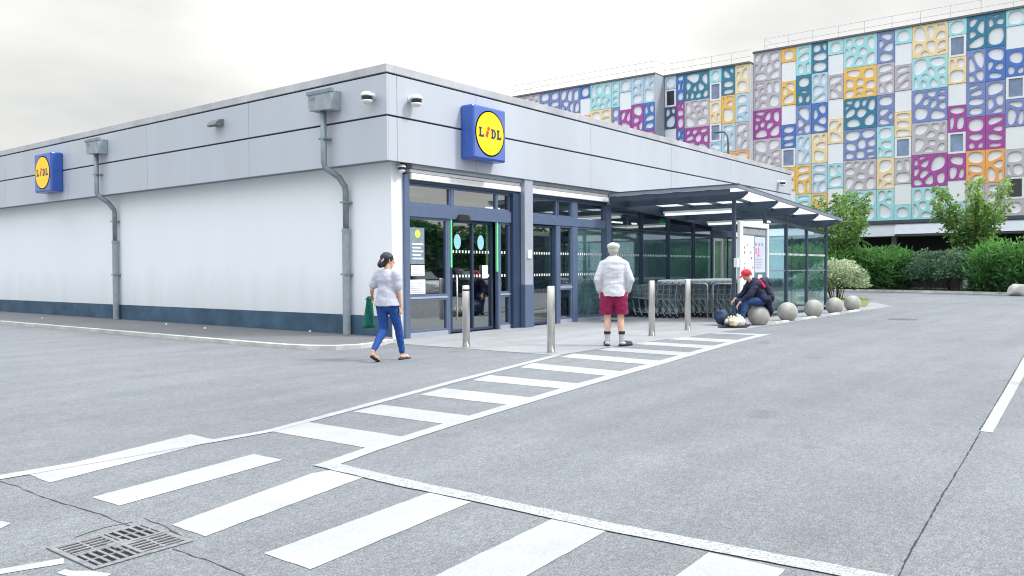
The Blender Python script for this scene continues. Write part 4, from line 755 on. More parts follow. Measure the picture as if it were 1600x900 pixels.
# hoop rails
M_CHROME = mat('chrome', (.62, .65, .68), .25, .85, var=.1)
HO = [(11.42, 10.65, 'nearest the shop wall'), (10.50, 9.82, 'in the middle of the row'), (9.66, 9.05, 'nearest the poster board')]
for ya, yb, wh in HO:
    t = thing('hoop_rail', 'bent steel hoop rail beside the trolleys, the one ' + wh, 'hoop rail', (21.65, (ya + yb) / 2, 0), group='hoop rails along the trolley rows')
    g = MB(); r = .09; pts = [(21.65, ya, 0.004), (21.65, ya, .97 - r), (21.65, ya - r * .3, .97 - r * .3), (21.65, ya - r, .97), (21.65, yb + r, .97), (21.65, yb + r * .3, .97 - r * .3), (21.65, yb, .97 - r), (21.65, yb, .004)]
    g.tube(pts, .024, 10); o = g.build('hoop', M_CHROME, t, smooth=True)
    g = MB(); g.lathe([(.05, .005), (.05, .012)], 21.65, ya, 14); g.build('floor_flange', M_CHROME, t); g = MB(); g.lathe([(.05, .005), (.05, .012)], 21.65, yb, 14); g.build('floor_flange', M_CHROME, t)
# ---- trolleys
M_WIRE = mat('trolley_wire', (.30, .37, .41), .4, .2, var=.15); M_TYRE = mat('rubber_black', (.01, .012, .02), .7); M_HAND = mat('handle_white', (.82, .84, .88), .45); M_HANDB = mat('handle_blue', (.03, .07, .25), .45)
def trolley():
    """handle at local x=0, basket runs to +x; returns root"""
    t = thing('shopping_trolley', 'x', 'trolley', (0, 0, 0), world=False)
    W0, W1 = .27, .20; L_ = .86
    def pt(u, v, h):   # u along 0..1, v -1..1, h 0..1
        zb = .50 + .06 * u; zt = .96 - .05 * u; return (.05 + u * L_, v * (W0 + (W1 - W0) * u) * (.86 + .14 * h), zb + (zt - zb) * h)
    g = MB()
    def wire(pts, r=.0045): g.tube(pts, r, 3, False)
    for v in (-1, 1):
        for h in (0, 1): wire([pt(0, v, h), pt(1, v, h)], .008)
        for h in (.33, .66): wire([pt(0, v, h), pt(1, v, h)])
        for k in range(11): wire([pt(k / 10, v, 0), pt(k / 10, v, 1)], .005)
    for k in range(7): v = -1 + k / 3; wire([pt(1, v, 0), pt(1, v, 1)]); wire([pt(0, v, 0), pt(1, v, 0)])
    for h in (0, .5, 1): wire([pt(1, -1, h), pt(1, 1, h)], .006)
    for k in range(5): wire([pt(k / 4, -1, 0), pt(k / 4, 1, 0)])
    g.build('basket', M_WIRE, t, local=True)
    g = MB()
    for v in (-1, 1):
        g.tube([(0, v * .27, 1.04), (.04, v * .27, .95), (.10, v * .26, .5), (.02, v * .27, .17), (.12, v * .27, .13), (.82, v * .17, .15), (.90, v * .17, .5)], .011, 5)
        g.tube([(.28, v * .25, .5), (.02, v * .27, .18)], .010, 5)
    g.tube([(.82, -.17, .15), (.82, .17, .15)], .01, 5); g.tube([(.1, -.27, .14), (.1, .27, .14)], .01, 5); g.build('frame', M_WIRE, t, local=True)
    g = MB(); g.tube([(0, -.28, 1.04), (0, .28, 1.04)], .030, 8); g.box(-.03, .035, -.10, .10, .975, 1.04); h = g.build('handle', M_HAND, t, local=True)
    g = MB(); g.add([(.09, -.2, .93), (.09, .2, .93), (.15, .2, .66), (.15, -.2, .66)], [(0, 1, 2, 3)]); g.build('child_seat_flap', mat('flap_grey', (.16, .2, .24), .5), t, local=True)
    for (x, y) in ((.06, .25), (.06, -.25), (.82, .16), (.82, -.16)):
        g = MB(); g.tube([(x, y - .024, .085), (x, y + .024, .085)], .080, 12); wl = g.build('wheel', M_TYRE, t, local=True)
        g = MB()
        for sy in (-.032, .032): g.tube([(x - .05, y + sy, .06), (x + .06, y + sy, .26)], .011, 4)
        g.build('fork', M_WIRE, wl, local=True)
    return t
ORD = ['first', 'second', 'third', 'fourth', 'fifth', 'sixth', 'seventh', 'eighth', 'ninth', 'tenth', 'eleventh', 'twelfth', 'thirteenth', 'fourteenth']
proto = trolley(); first = True
for r in range(7):
    x = 22.02 + r * .83; n = 13 if r < 5 else 10; ystart = 9.05 + (0 if r < 5 else .1) + random.Random(r).uniform(-.08, .1)
    rown = ['row beside the hoop rails', 'second row from hoop rails', 'third row from hoop rails', 'middle row', 'third row from far glass', 'second row from far glass', 'row beside far glass'][r]
    for k in range(n):
        o = proto if first else copy_tree(proto); first = False
        o.location = (x + U(-.012, .012), ystart + k * .185, .004); o.rotation_euler = (0, 0, radians(90) + U(-.02, .02))
        o['label'] = 'nested shopping trolley, %s from the road end, %s' % (ORD[k], rown); o['group'] = 'nested shopping trolleys in the shelter'
for k in range(4):
    o = copy_tree(proto); o.location = (21.15, 10.35 + k * .2, .004); o.rotation_euler = (0, 0, radians(90) + U(-.03, .03)); o['label'] = 'shopping trolley left of the hoop rails behind the standing man, %s from the road' % ORD[k]; o['group'] = 'nested shopping trolleys in the shelter'
# stack of hand baskets by the wall
bs = thing('basket_stand', 'low chrome stand with a dark stack of hand baskets by the glass wall', 'basket stand', (19.0, 11.3, 0), radians(12), world=False)
g = MB()
for v in (-.22, .22): g.tube([(-.3, v, .10), (.3, v, .10)], .012, 6); g.tube([(-.28, v, .10), (-.28, v, .02)], .012, 6); g.tube([(.28, v, .10), (.28, v, .02)], .012, 6)
for u in (-.3, .3): g.tube([(u, -.22, .10), (u, .22, .10)], .012, 6)
g.tube([(-.3, 0, .1), (-.3, 0, .55)], .012, 6); g.build('stand', M_CHROME, bs, local=True)
for k in range(4):
    g = MB(); z = .13 + k * .075; g.add([(-.20, -.14, z), (.20, -.14, z), (.20, .14, z), (-.20, .14, z), (-.26, -.19, z + .24), (.26, -.19, z + .24), (.26, .19, z + .24), (-.26, .19, z + .24)], [(0, 3, 2, 1), (0, 1, 5, 4), (1, 2, 6, 5), (2, 3, 7, 6), (3, 0, 4, 7)])
    g.box(-.27, .27, -.2, -.185, z + .22, z + .25); g.box(-.27, .27, .185, .2, z + .22, z + .25); g.build('hand_basket', mat('basket_dark', (.05, .055, .09), .5, var=.2, scale=20), bs, local=True)
# ---- steel bollards
M_INOX = mat('brushed_steel', (.58, .57, .55), .3, .8, var=.08, scale=2, streak=True)
BO = [(11.15, 9.70, 1.12, True, 'steel bollard with a dark ring, in front of the automatic doors'), (11.2, 7.87, 1.12, False, 'steel bollard nearest the camera at the start of the ladder marking'),
      (15.25, 8.16, 1.15, False, 'steel bollard just right of the man in burgundy shorts'), (17.12, 8.25, 1.16, False, 'steel bollard between the two hoop rails in view, second left of the poster board')]
BO[3] = (17.12, 8.25, 1.16, False, 'rightmost steel bollard, left of the seated person')
for x, y, h, ring, lb in BO:
    t = thing('steel_bollard', lb, 'bollard', (x, y, 0), group='stainless steel bollards in front of the shop')
    g = MB(); g.lathe([(.066, .004), (.066, h - .012), (.055, h), (.0001, h + .003)], x, y, 28); g.build('tube', M_INOX, t, smooth=False).data.polygons.foreach_set('use_smooth', [True] * (28 * 3) + [False] * 2)
    g = MB(); g.lathe([(.085, .004), (.085, .010), (.067, .014)], x, y, 24); g.build('base_collar', M_INOX, t)
    if ring: g = MB(); g.lathe([(.0675, h - .10), (.0675, h - .07)], x, y, 28); g.build('dark_band', M_LENS, t)
# ---- concrete balls
M_CONC = mat('concrete_ball', (.44, .43, .40), .9, var=.35, scale=3.5, bump=.5, bscale=50)
SPH = [(19.62, 7.56, 'concrete ball bollard that the red capped person sits on'), (21.75, 7.6, 'concrete ball bollard immediately right of the seated person'), (23.9, 7.6, 'concrete ball bollard in front of the second glass bay, third from the left'), (25.95, 7.62, 'concrete ball bollard just past the last shelter post'), (28.0, 7.66, 'farthest and rightmost concrete ball bollard')]
for x, y, lb in SPH:
    t = thing('ball_bollard', lb, 'ball bollard', (x, y, 0), group='concrete ball bollards along the kerb')
    g = MB(); g.ball((x, y, .225), .262, .262, .262, 32, 20); g.v = [(a, b, max(c, .006)) for a, b, c in g.v]; g.build('ball', M_CONC, t, smooth=True)
    g = MB(); g.lathe([(.17, .005), (.165, .022)], x, y, 24); g.build('footing', mat('footing_dark', (.16, .16, .16), .9), t)
# pale kerb pieces between balls
kb = MB()
for x in (20.2, 22.4, 24.6, 26.7): kb.add([(x, 7.34, .003), (x + 1.0, 7.34, .003), (x + 1.0, 7.46, .003), (x, 7.46, .003), (x + .05, 7.35, .05), (x + .95, 7.35, .05), (x + .95, 7.45, .05), (x + .05, 7.45, .05)], [(4, 5, 6, 7), (0, 1, 5, 4), (1, 2, 6, 5), (2, 3, 7, 6), (3, 0, 4, 7)])
struct(kb.build('kerb_stones', MATS['kerb_concrete']))
# ================================================================== patterned apartment blocks
PC = dict(G=(.50, .45, .50), Y=(.84, .50, .08), T=(.36, .70, .74), D=(.0, .17, .30), B=(.04, .15, .50), V=(.17, .23, .50), P=(.36, .035, .32), O=(.87, .38, .08), L=(.86, .66, .36), A=(.43, .61, .74), W=(.66, .67, .69), N=(.01, .06, .2))
PN = dict(G='lilac grey', Y='yellow', T='turquoise', D='dark teal', B='royal blue', V='violet blue', P='magenta', O='orange', L='cream yellow', A='pale blue', N='navy')
def pmat(c): return mat('panel_' + PN[c].replace(' ', '_'), tuple(.04 + x * .93 for x in PC[c]), .65, var=.07, scale=.7)  # distance haze is put into the panel colours by this lift
M_FWALL = mat('facade_white', (.80, .82, .85), .8, var=.05, scale=.5); M_FGREY = mat('facade_grey', (.34, .37, .42), .8, var=.1, scale=.4)
def clip(poly, p, n):
    """keep the half plane dot(q-p,n)<=0"""
    out = []
    for i in range(len(poly)):
        a, b = poly[i], poly[(i + 1) % len(poly)]; da = (a[0] - p[0]) * n[0] + (a[1] - p[1]) * n[1]; db = (b[0] - p[0]) * n[0] + (b[1] - p[1]) * n[1]
        if da <= 0: out.append(a)
        if (da < 0 < db) or (db < 0 < da): t = da / (da - db); out.append((a[0] + (b[0] - a[0]) * t, a[1] + (b[1] - a[1]) * t))
    return out
def chaikin(P, k=2):
    for _ in range(k):
        Q = []
        for i in range(len(P)):
            a, b = P[i], P[(i + 1) % len(P)]; Q += [(a[0] * .75 + b[0] * .25, a[1] * .75 + b[1] * .25), (a[0] * .25 + b[0] * .75, a[1] * .25 + b[1] * .75)]
        P = Q
    return P
def holes(w_, h_, rnd):
    if w_ > 1.5: nx, ny = 3, 3
    elif h_ > 1.8: nx, ny = 1.6, 3
    elif h_ > 1.3: nx, ny = 1.5, 2
    else: nx, ny = 1, 1
    n = 9 if w_ > 1.5 else 4 if h_ > 1.8 else 3 if h_ > 1.3 else 1
    pts = [(rnd.uniform(.1, w_ - .1), rnd.uniform(.1, h_ - .1)) for _ in range(n)]
    if n == 1: pts = [(w_ / 2, h_ / 2)]
    cells = []
    for it in range(3 if n > 4 else 2):
        cells = []
        for i, p in enumerate(pts):
            m_ = .085; c = [(m_, m_), (w_ - m_, m_), (w_ - m_, h_ - m_), (m_, h_ - m_)]
            for j, q in enumerate(pts):
                if i == j: continue
                d = (q[0] - p[0], q[1] - p[1]); l = sqrt(d[0] ** 2 + d[1] ** 2) + 1e-6; nrm = (d[0] / l, d[1] / l); s = l / 2 - .056
                c = clip(c, (p[0] + nrm[0] * s, p[1] + nrm[1] * s), nrm)
                if len(c) < 3: break
            cells.append(c)
        np_ = []
        for c, p in zip(cells, pts):
            if len(c) >= 3: np_.append((sum(q[0] for q in c) / len(c) * .8 + p[0] * .2, sum(q[1] for q in c) / len(c) * .8 + p[1] * .2))
            else: np_.append(p)
        pts = np_
    out = []
    for c in cells:
        if len(c) < 3: continue
        # drop near-duplicate corners, shrink a little towards the centre, round the corners
        cc = []
        for q in c:
            if not cc or (q[0] - cc[-1][0]) ** 2 + (q[1] - cc[-1][1]) ** 2 > .012: cc.append(q)
        if len(cc) < 3: continue
        mx_, my_ = sum(q[0] for q in cc) / len(cc), sum(q[1] for q in cc) / len(cc); k = rnd.uniform(.78, 1.0)
        cc = [(mx_ + (q[0] - mx_) * k, my_ + (q[1] - my_) * k) for q in cc]; a = abs(sum(cc[i][0] * cc[(i + 1) % len(cc)][1] - cc[(i + 1) % len(cc)][0] * cc[i][1] for i in range(len(cc)))) / 2
        if a > .012: out.append(chaikin(cc, 2))
    return out
def inside(p, poly):
    r = False; n = len(poly)
    for i in range(n):
        a, b = poly[i], poly[i - 1]
        if (a[1] > p[1]) != (b[1] > p[1]) and p[0] < (b[0] - a[0]) * (p[1] - a[1]) / (b[1] - a[1]) + a[0]: r = not r
    return r
def perforated(parent, c, X, y0, z0, w_, h_, seed, th=.10):
    rnd = random.Random(seed); g_ = .012; w_ -= 2 * g_; h_ -= 2 * g_
    hs_ = holes(w_, h_, rnd); loops = [[(0, 0), (w_, 0), (w_, h_), (0, h_)]] + hs_
    vs = []; ed = []
    for lp in loops:
        o = len(vs); vs += [Vector(p) for p in lp]; ed += [(o + i, o + (i + 1) % len(lp)) for i in range(len(lp))]
    V, E_, Fc = delaunay_2d_cdt(vs, ed, [], 0, 1e-5)[:3]
    b = MB(); vv = []
    for v in V: vv.append((X - th, y0 - g_ - v[0], z0 + g_ + v[1]))
    fs = []
    for f in Fc:
        cx_ = sum(V[i][0] for i in f) / len(f); cy_ = sum(V[i][1] for i in f) / len(f)
        if any(inside((cx_, cy_), hh) for hh in hs_): continue
        fs.append(tuple(f))
    b.add(vv, fs)
    for lp in loops:
        n = len(lp); q = [(X - th, y0 - g_ - p[0], z0 + g_ + p[1]) for p in lp] + [(X - .003, y0 - g_ - p[0], z0 + g_ + p[1]) for p in lp]
        b.add(q, [(i, (i + 1) % n, n + (i + 1) % n, n + i) for i in range(n)])
    return b.build('facade_panel', pmat(c), parent)
M_PANE = mat('far_pane', (.20, .28, .44), .12, var=.5, scale=.6, spec=1.); M_PANED = mat('far_pane_dark', (.01, .015, .02), .1, spec=1.)
def slot(parent, kind, X, y0, z0, w_, h_):
    g = MB(); m_ = .03
    if kind == 'W':
        g.box(X - .06, X - .001, y0 - w_ + m_, y0 - m_, z0 + .02, z0 + h_ - .02); g.build('shutter', M_FWALL, parent)
    else:
        for a in ((y0 - w_ + m_, y0 - w_ + .16), (y0 - .16, y0 - m_)): g.box(X - .10, X - .001, *a, z0 + .02, z0 + h_ - .02)
        g.box(X - .10, X - .001, y0 - w_ + .16, y0 - .16, z0 + .02, z0 + .14); g.box(X - .10, X - .001, y0 - w_ + .16, y0 - .16, z0 + h_ - .13, z0 + h_ - .02)
        f = g.build('window', M_WHITE, parent); g = MB(); g.box(X - .03, X - .002, y0 - w_ + .16, y0 - .16, z0 + .14, z0 + h_ - .13); g.build('pane', M_PANED if kind == 'd' else M_PANE, f)
H = 2.03
def fill(parent, X, ztop, cols, seed0, zmin=0):
    """cols: list of (y_left, width, type, spec) ; 'f' = full panels, 'w' = window column"""
    for ci, (y0, w_, ty, spec) in enumerate(cols):
        z = ztop
        if ty == 'f':
            for i, c in enumerate(spec):
                z -= H
                if z < zmin - .1: break
                perforated(parent, c, X, y0, z, w_, H, seed0 + ci * 31 + i)
        else:
            for i, c in enumerate(spec):
                h_ = H * (.48 if (i == 0 or i == 8) else .66 if i % 2 else .80)
                z -= h_
                if z < zmin - .1: break
                if i % 2: slot(parent, c, X, y0, z, w_, h_)
                else: perforated(parent, c, X, y0, z, w_, h_, seed0 + ci * 31 + i)
def railing(parent, pts, z0, posts):
    g = MB()
    for h in (.52, .98): g.tube([(x, y, z0 + h) for x, y in pts], .022, 5)
    for x, y in posts: g.tube([(x, y, z0), (x, y, z0 + .98)], .022, 5)
    g.build('roof_railing', mat('railing_grey', (.55, .56, .57), .5), parent)
def block(label, X, yl, yr, ztop, depth=14):
    t = thing('apartment_block', label, 'apartment block', (X, (yl + yr) / 2, 0), group='joined blocks with patterned facade panels')
    g = MB(); g.box(X, X + depth, yr, yl, 3.4, ztop); g.build('wall', M_FWALL, t)
    g = MB(); g.box(X - .20, X + depth, yr - .02, yl + .02, ztop, ztop + .12); g.build('roof_edge', mat('roof_edge_dark', (.12, .13, .14), .6), t)
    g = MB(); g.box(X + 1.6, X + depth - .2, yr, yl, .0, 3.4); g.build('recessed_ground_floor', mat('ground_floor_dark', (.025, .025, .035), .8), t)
    y = yl - 1
    while y > yr: g = MB(); g.box(X + .5, X + .8, y - .15, y + .15, 0, 3.4); g.build('column', M_FGREY, t); y -= 4.1
    return t
A = block('tallest right hand block with colourful perforated panels and a grey canopy', 57, 22.35, -9, 16.6)
c = [(22.35, 2.0, 'f', 'GGPGTG'), (20.35, 1.03, 'w', 'YWYWBwYWT'), (19.32, 1.05, 'f', 'TDVAYT'), (18.27, 1.08, 'f', 'DABLAY'), (17.19, 1.03, 'w', 'TWGWLWTWA'), (16.16, 2.08, 'f', 'TYDVGT'), (14.08, 1.06, 'f', 'VGVTLT'),
     (13.02, 1.03, 'w', 'TWGWLwGWT'), (11.99, 2.04, 'f', 'LTVGPT'), (9.95, 1.02, 'w', 'TwLWPwPWT'), (8.93, 1.03, 'f', 'DVVPOG'), (7.90, 1.03, 'f', 'DBVPOG'), (6.87, 1.04, 'w', 'TWBwVWGdG'), (5.83, 2.06, 'f', 'YVGTPA'), (3.77, 1.03, 'f', 'TGDLVT'), (2.74, 1.03, 'w', 'YWPwTWBWA')]
fill(A, 57, 16.6, c, 100)
g = MB(); g.box(56.80, 56.999, -9, 22.35, 4.22, 4.42); g.build('dark_string_course', mat('course_dark', (.06, .08, .11), .6), A)
g = MB(); g.add([(56.95, 12.9, 4.219), (56.95, -9, 4.219), (56.25, -9, 3.5), (56.25, 12.9, 3.5), (58, 12.9, 3.5), (58, -9, 3.5)], [(0, 3, 2, 1), (3, 4, 5, 2), (0, 4, 3)])
g.add([(56.95, 22.35, 4.219), (56.95, 12.9, 4.219), (56.6, 12.9, 3.4), (56.6, 22.35, 3.4)], [(0, 3, 2, 1)]); g.build('sloping_canopy', mat('canopy_grey', (.50, .53, .58), .6, var=.05), A)
railing(A, [(68, 21.79), (57.6, 21.79), (57.6, -9)], 16.72, [(57.6, 21.79 - k * 1.69) for k in range(18)] + [(60, 21.79), (64, 21.79)])
Bk = block('middle recessed block with perforated panels between its taller neighbours', 56.4, 29.03, 22.36, 15.83)
c = [(29.0, .95, 'w', 'AdNWPWGWA'), (28.05, .67, 'f', 'BPBVAT'), (27.38, 1.97, 'f', 'DGPTVG'), (25.41, .94, 'w', 'TwLwAWTWG'), (24.47, 1.02, 'f', 'DYAOVT'), (23.45, 1.03, 'f', 'LAGOTG')]
fill(Bk, 56.4, 15.83, c, 700)
g = MB(); g.box(56.2, 56.399, 22.36, 29.03, 3.4, 3.65); g.build('dark_string_course', MATS['course_dark'], Bk)
railing(Bk, [(56.9, 28.9), (56.9, 22.5)], 15.95, [(56.9, 28.6 - k * 1.55) for k in range(4)])
Ck = block('left hand block stepping forward with perforated panels and a plain grey end wall', 55.0, 46, 29.05, 15.80)
c = [(30.05, .99, 'f', 'ABPGTV'), (31.08, 1.03, 'f', 'APAVGT'), (32.1, 1.02, 'w', 'AWPWTWLWG'), (32.82, .72, 'f', 'TVGLAT'), (34.72, 1.9, 'f', 'TLGPVT'), (35.7, .98, 'w', 'BWOWTWGWA'), (37.64, 1.94, 'f', 'VLGTPG'), (38.62, .98, 'f', 'VLTGAG'), (39.6, .98, 'f', 'VATBGT'), (41.5, 1.9, 'f', 'GTVPLG'), (43.5, 2., 'f', 'GYTGVG'), (45.5, 2., 'f', 'GAPTVG')]
fill(Ck, 55.0, 15.80, c, 1500)
g = MB(); g.box(54.84, 56.39, 29.03, 29.05, 3.4, 15.8); g.build('end_wall', M_FGREY, Ck)
railing(Ck, [(56.9, 29.2), (55.3, 29.2), (55.3, 42.5), (60, 42.5)], 15.92, [(55.3, 29.2 + k * 1.66) for k in range(9)])
# street lamp behind the shop
t = thing('street_lamp', 'dark curved street lamp rising behind the shop roof', 'street lamp', (44, 18.73, 0))
g = MB(); g.tube([(44, 18.73, 0), (44, 18.73, 8.4), (44, 18.78, 8.85), (44, 18.95, 9.05), (44, 19.2, 9.1)], [.09, .06, .055, .05, .04], 8); g.build('pole', mat('lamp_pole', (.08, .12, .16), .5, .3), t, smooth=True)
g = MB(); g.ball((44, 19.35, 9.08), .12, .30, .05, 12, 8); g.build('lamp_head', mat('lamp_pole', (0, 0, 0)), t, smooth=True)

# ================================================================== vegetation
def leaves(n, pos, size, shadefn, blade=False, rnd=random, droop=.2):
    b = MB(); sh = []
    for _ in range(n):
        p, out, s = pos(rnd); l = size * rnd.uniform(.6, 1.35) * s
        d = Vector(out) + Vector((rnd.gauss(0, .6), rnd.gauss(0, .6), rnd.gauss(0, .5)))
        if d.length < 1e-3: d = Vector((0, 0, 1))
        d.normalize()
        sd = d.cross(Vector((rnd.gauss(0, 1), rnd.gauss(0, 1), rnd.gauss(0, 1)))).normalized(); wd = l * (.09 if blade else .30)
        p = Vector(p); m_ = p + d * l * .5 + Vector((0, 0, -droop * l * .2)); e = p + d * l + Vector((0, 0, -droop * l))
        b.add([p, m_ + sd * wd, e, m_ - sd * wd], [(0, 1, 2, 3)]); sh.append(max(0, min(1, shadefn(p, rnd))))
    return b, sh
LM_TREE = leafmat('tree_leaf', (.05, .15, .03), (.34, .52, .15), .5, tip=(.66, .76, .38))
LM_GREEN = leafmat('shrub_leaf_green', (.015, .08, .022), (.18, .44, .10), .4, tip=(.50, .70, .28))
LM_VAR = leafmat('shrub_leaf_variegated', (.02, .09, .05), (.28, .42, .26), .3, tip=(.82, .86, .74))
LM_WHITE = leafmat('shrub_leaf_white', (.12, .22, .08), (.70, .74, .54), .3, tip=(.90, .90, .80))
M_BARK = mat('bark', (.13, .10, .075), .9, var=.4, scale=12, bump=.5)
def tree(x, y, label, seed, ztop=6.0, spread=2.0, lean=0.):
    t = thing('young_tree', label, 'tree', (x, y, 0), group='small trees in the hedge')
    rnd = random.Random(seed); tr = MB(); tr.tube([(x, y, 0), (x + .04, y, 1.0), (x, y + .03, 2.0), (x, y, 2.9)], [.10, .085, .075, .05], 8)
    limbs = []
    for k in range(21):
        a = rnd.uniform(0, 2 * pi); z0 = rnd.uniform(1.5, 2.8); rr = spread * rnd.uniform(.25, 1.05); zz = z0 + (ztop - z0) * rnd.uniform(.45, 1.02) * (1 - .25 * (rr / spread) ** 2)
        p0 = Vector((x, y, z0)); p3 = Vector((x + rr * cos(a), y + rr * sin(a) + lean, zz)); p1 = p0.lerp(p3, .35) + Vector((0, 0, -.1)); p2 = p0.lerp(p3, .7) + Vector((rnd.uniform(-.15, .15), rnd.uniform(-.15, .15), .05))
        limbs.append((p0, p1, p2, p3)); tr.tube([p0, p1, p2, p3], [.04, .03, .018, .006], 5)
    tr.build('trunk', M_BARK, t, smooth=True)
    def pos(r):
        L_ = r.choice(limbs); u = r.random() ** .75; i = min(2, int(u * 3)); q = L_[i].lerp(L_[i + 1], u * 3 - i); s = .30 * (1.05 - u * .86) + .03; dense = 1
        p = q + Vector((r.gauss(0, s), r.gauss(0, s), r.gauss(0, s))); d = (L_[3] - L_[0]).normalized() * .6 + (p - q)
        return p, d, 1
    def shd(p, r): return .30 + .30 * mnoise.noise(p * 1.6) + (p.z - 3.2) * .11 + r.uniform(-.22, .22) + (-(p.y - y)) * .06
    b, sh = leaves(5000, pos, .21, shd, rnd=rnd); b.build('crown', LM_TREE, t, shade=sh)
    return t
def shrub(x, y, r_, h_, label, group, seed, lm, n=3200, kind='fountain', size=.3, cat='shrub', name='shrub'):
    t = thing(name, label, cat, (x, y, 0), group=group); rnd = random.Random(seed)
    st = MB(); stems = []
    for k in range(14):
        a = rnd.uniform(0, 2 * pi); rr = r_ * rnd.uniform(.15, .85); q = Vector((x + rr * cos(a), y + rr * sin(a), h_ * rnd.uniform(.7, 1.05))); stems.append((Vector((x + rr * .3 * cos(a), y + rr * .3 * sin(a), 0)), q)); st.tube([stems[-1][0], stems[-1][0].lerp(q, .5) + Vector((0, 0, .1)), q], [.02, .014, .005], 4)
    st.build('stems', M_BARK, t)
    def pos(r):
        if kind == 'fountain':
            s = r.choice(stems); u = r.random() ** .6; q = s[0].lerp(s[1], u); sp = .10 + .32 * r_ * (1 - .5 * u)
            p = q + Vector((r.gauss(0, sp), r.gauss(0, sp), r.gauss(0, .12))); p.z = max(.08, p.z); o = Vector(((p.x - x) * .5 / r_, (p.y - y) * .5 / r_, .9)); return p, o, 1
        th = r.uniform(0, 2 * pi); u = r.random() ** .4; ph = math.acos(r.uniform(-.2, 1)); bump = 1 + .28 * mnoise.noise(Vector((cos(th) * 2, sin(th) * 2, ph * 2 + seed)))
        p = Vector((x + r_ * bump * u * sin(ph) * cos(th), y + r_ * bump * u * sin(ph) * sin(th), max(.06, h_ * .42 + h_ * .56 * bump * u * cos(ph)))); return p, (p - Vector((x, y, h_ * .3))), 1
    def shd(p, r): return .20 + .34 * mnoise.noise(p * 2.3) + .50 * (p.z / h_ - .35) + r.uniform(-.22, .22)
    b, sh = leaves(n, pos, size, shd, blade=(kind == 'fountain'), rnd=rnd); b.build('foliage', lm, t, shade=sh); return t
# planting bed, kerb and the greenery behind the driveway
bed = mat('bed_soil', (.06, .07, .04), .95, var=.6, scale=3, bump=.6, bscale=20)
kl = [(50.8, 40), (50.4, 20), (50.0, 12), (48.6, 8.0), (46.4, 4.8), (43.0, .5), (38, -5)]
struct(MB().sheet(kl + [(60, -5), (60, 40)], .08).build('planting_bed', bed))
g = MB()
for (a, b) in zip(kl[:-1], kl[1:]): g.add([(a[0] - .16, a[1], -.01), (b[0] - .16, b[1], -.01), (b[0] + .02, b[1], -.01), (a[0] + .02, a[1], -.01), (a[0] - .14, a[1], .13), (b[0] - .14, b[1], .13), (b[0] + .02, b[1], .13), (a[0] + .02, a[1], .13)], [(0, 1, 5, 4), (4, 5, 6, 7), (2, 3, 7, 6)])
struct(g.build('far_kerb', MATS['kerb_concrete']))
struct(MB().sheet([(29.6, 8.3), (30.6, 7.9), (35, 8.9), (39.5, 10.1), (41.5, 11.6), (42, 16), (34.7, 16), (34.7, 9.3), (32, 8.9)], .01).build('grass_verge', mat('verge_grass', (.16, .20, .07), .95, var=.5, scale=6, bump=.7, bscale=40)))
G1 = 'green arching shrubs of the far hedge'; G2 = 'variegated shrubs of the far hedge'
sp = [(51.3, 19.6, 1.3, 2.3, 'G', 'green arching shrub seen through the far end of the trolley shelter'), (51.2, 17.3, 1.3, 2.4, 'G', 'green arching shrub just left of the last shelter post'),
      (51.0, 14.9, 1.3, 2.35, 'G', 'green arching shrub under the left young tree'), (50.9, 13.0, 1.2, 2.3, 'G', 'green arching shrub right of the left young tree'),
      (50.6, 11.4, 1.2, 2.35, 'G', 'green arching shrub left of the variegated bushes'), (50.2, 9.7, 1.25, 2.35, 'V', 'variegated bush on the left in the middle of the hedge'),
      (49.6, 8.15, 1.2, 2.4, 'V', 'variegated bush on the right in the middle of the hedge'), (48.7, 6.5, 1.3, 2.45, 'G', 'bright green shrub left of the pale boulder'),
      (47.6, 4.7, 1.4, 2.5, 'G', 'bright green shrub behind the pale boulder at the right frame edge'), (46.3, 2.6, 1.4, 2.4, 'G', 'green shrub just beyond the pale boulder')]
for i, (x, y, r_, h_, k, lb) in enumerate(sp):
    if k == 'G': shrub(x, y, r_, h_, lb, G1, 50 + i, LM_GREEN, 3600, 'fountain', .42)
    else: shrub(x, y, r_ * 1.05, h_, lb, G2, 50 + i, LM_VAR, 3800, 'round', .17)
# a darker second row fills the gaps behind
for i, (x, y) in enumerate(((53.2, 18.5), (53.1, 15.8), (53., 12.2), (52.8, 9.0), (51.8, 5.8), (50.5, 3.0))):
    shrub(x, y, 1.5, 2.35, ['dark shrub in the back row at the shelter end of the hedge', 'dark shrub in the back row behind the left young tree', 'dark shrub in the back row left of the hedge middle', 'dark shrub in the back row behind the variegated bushes', 'dark shrub in the back row below the right young tree', 'dark shrub in the back row at the right frame edge'][i], 'dark back row shrubs of the far hedge', 90 + i, LM_GREEN, 2000, 'round', .22)
tree(51.2, 14.2, 'young tree with upright shoots beside the end of the trolley shelter', 11, 6.7, 2.9)
tree(50.6, 7.5, 'young tree with upright shoots on the right, above the bright green shrub', 23, 6.6, 2.3)
shrub(37.6, 10.95, 1.25, 1.75, 'cream leaved bush on the grass patch right of the shelter', None, 200, LM_WHITE, 5200, 'round', .13)
shrub(39.6, 12.6, 1.0, 1.35, 'smaller cream leaved bush behind the grass patch', None, 201, LM_WHITE, 2600, 'round', .13)
t = thing('boulder', 'pale rough boulder at the foot of the hedge near the right frame edge', 'boulder', (45.9, 5.1, 0))
g = MB(); g.ball((45.9, 4.85, .22), .5, .58, .34, 24, 14); g.v = [(a + .12 * mnoise.noise(Vector((a, b, c)) * 2.4), b + .12 * mnoise.noise(Vector((b, a, c)) * 2.4), max(.0, c + .12 * mnoise.noise(Vector((a, c, b)) * 3))) for a, b, c in g.v]
g.build('rock', mat('boulder_stone', (.55, .53, .50), .9, var=.4, scale=3, bump=.8, bscale=15), t, smooth=False)

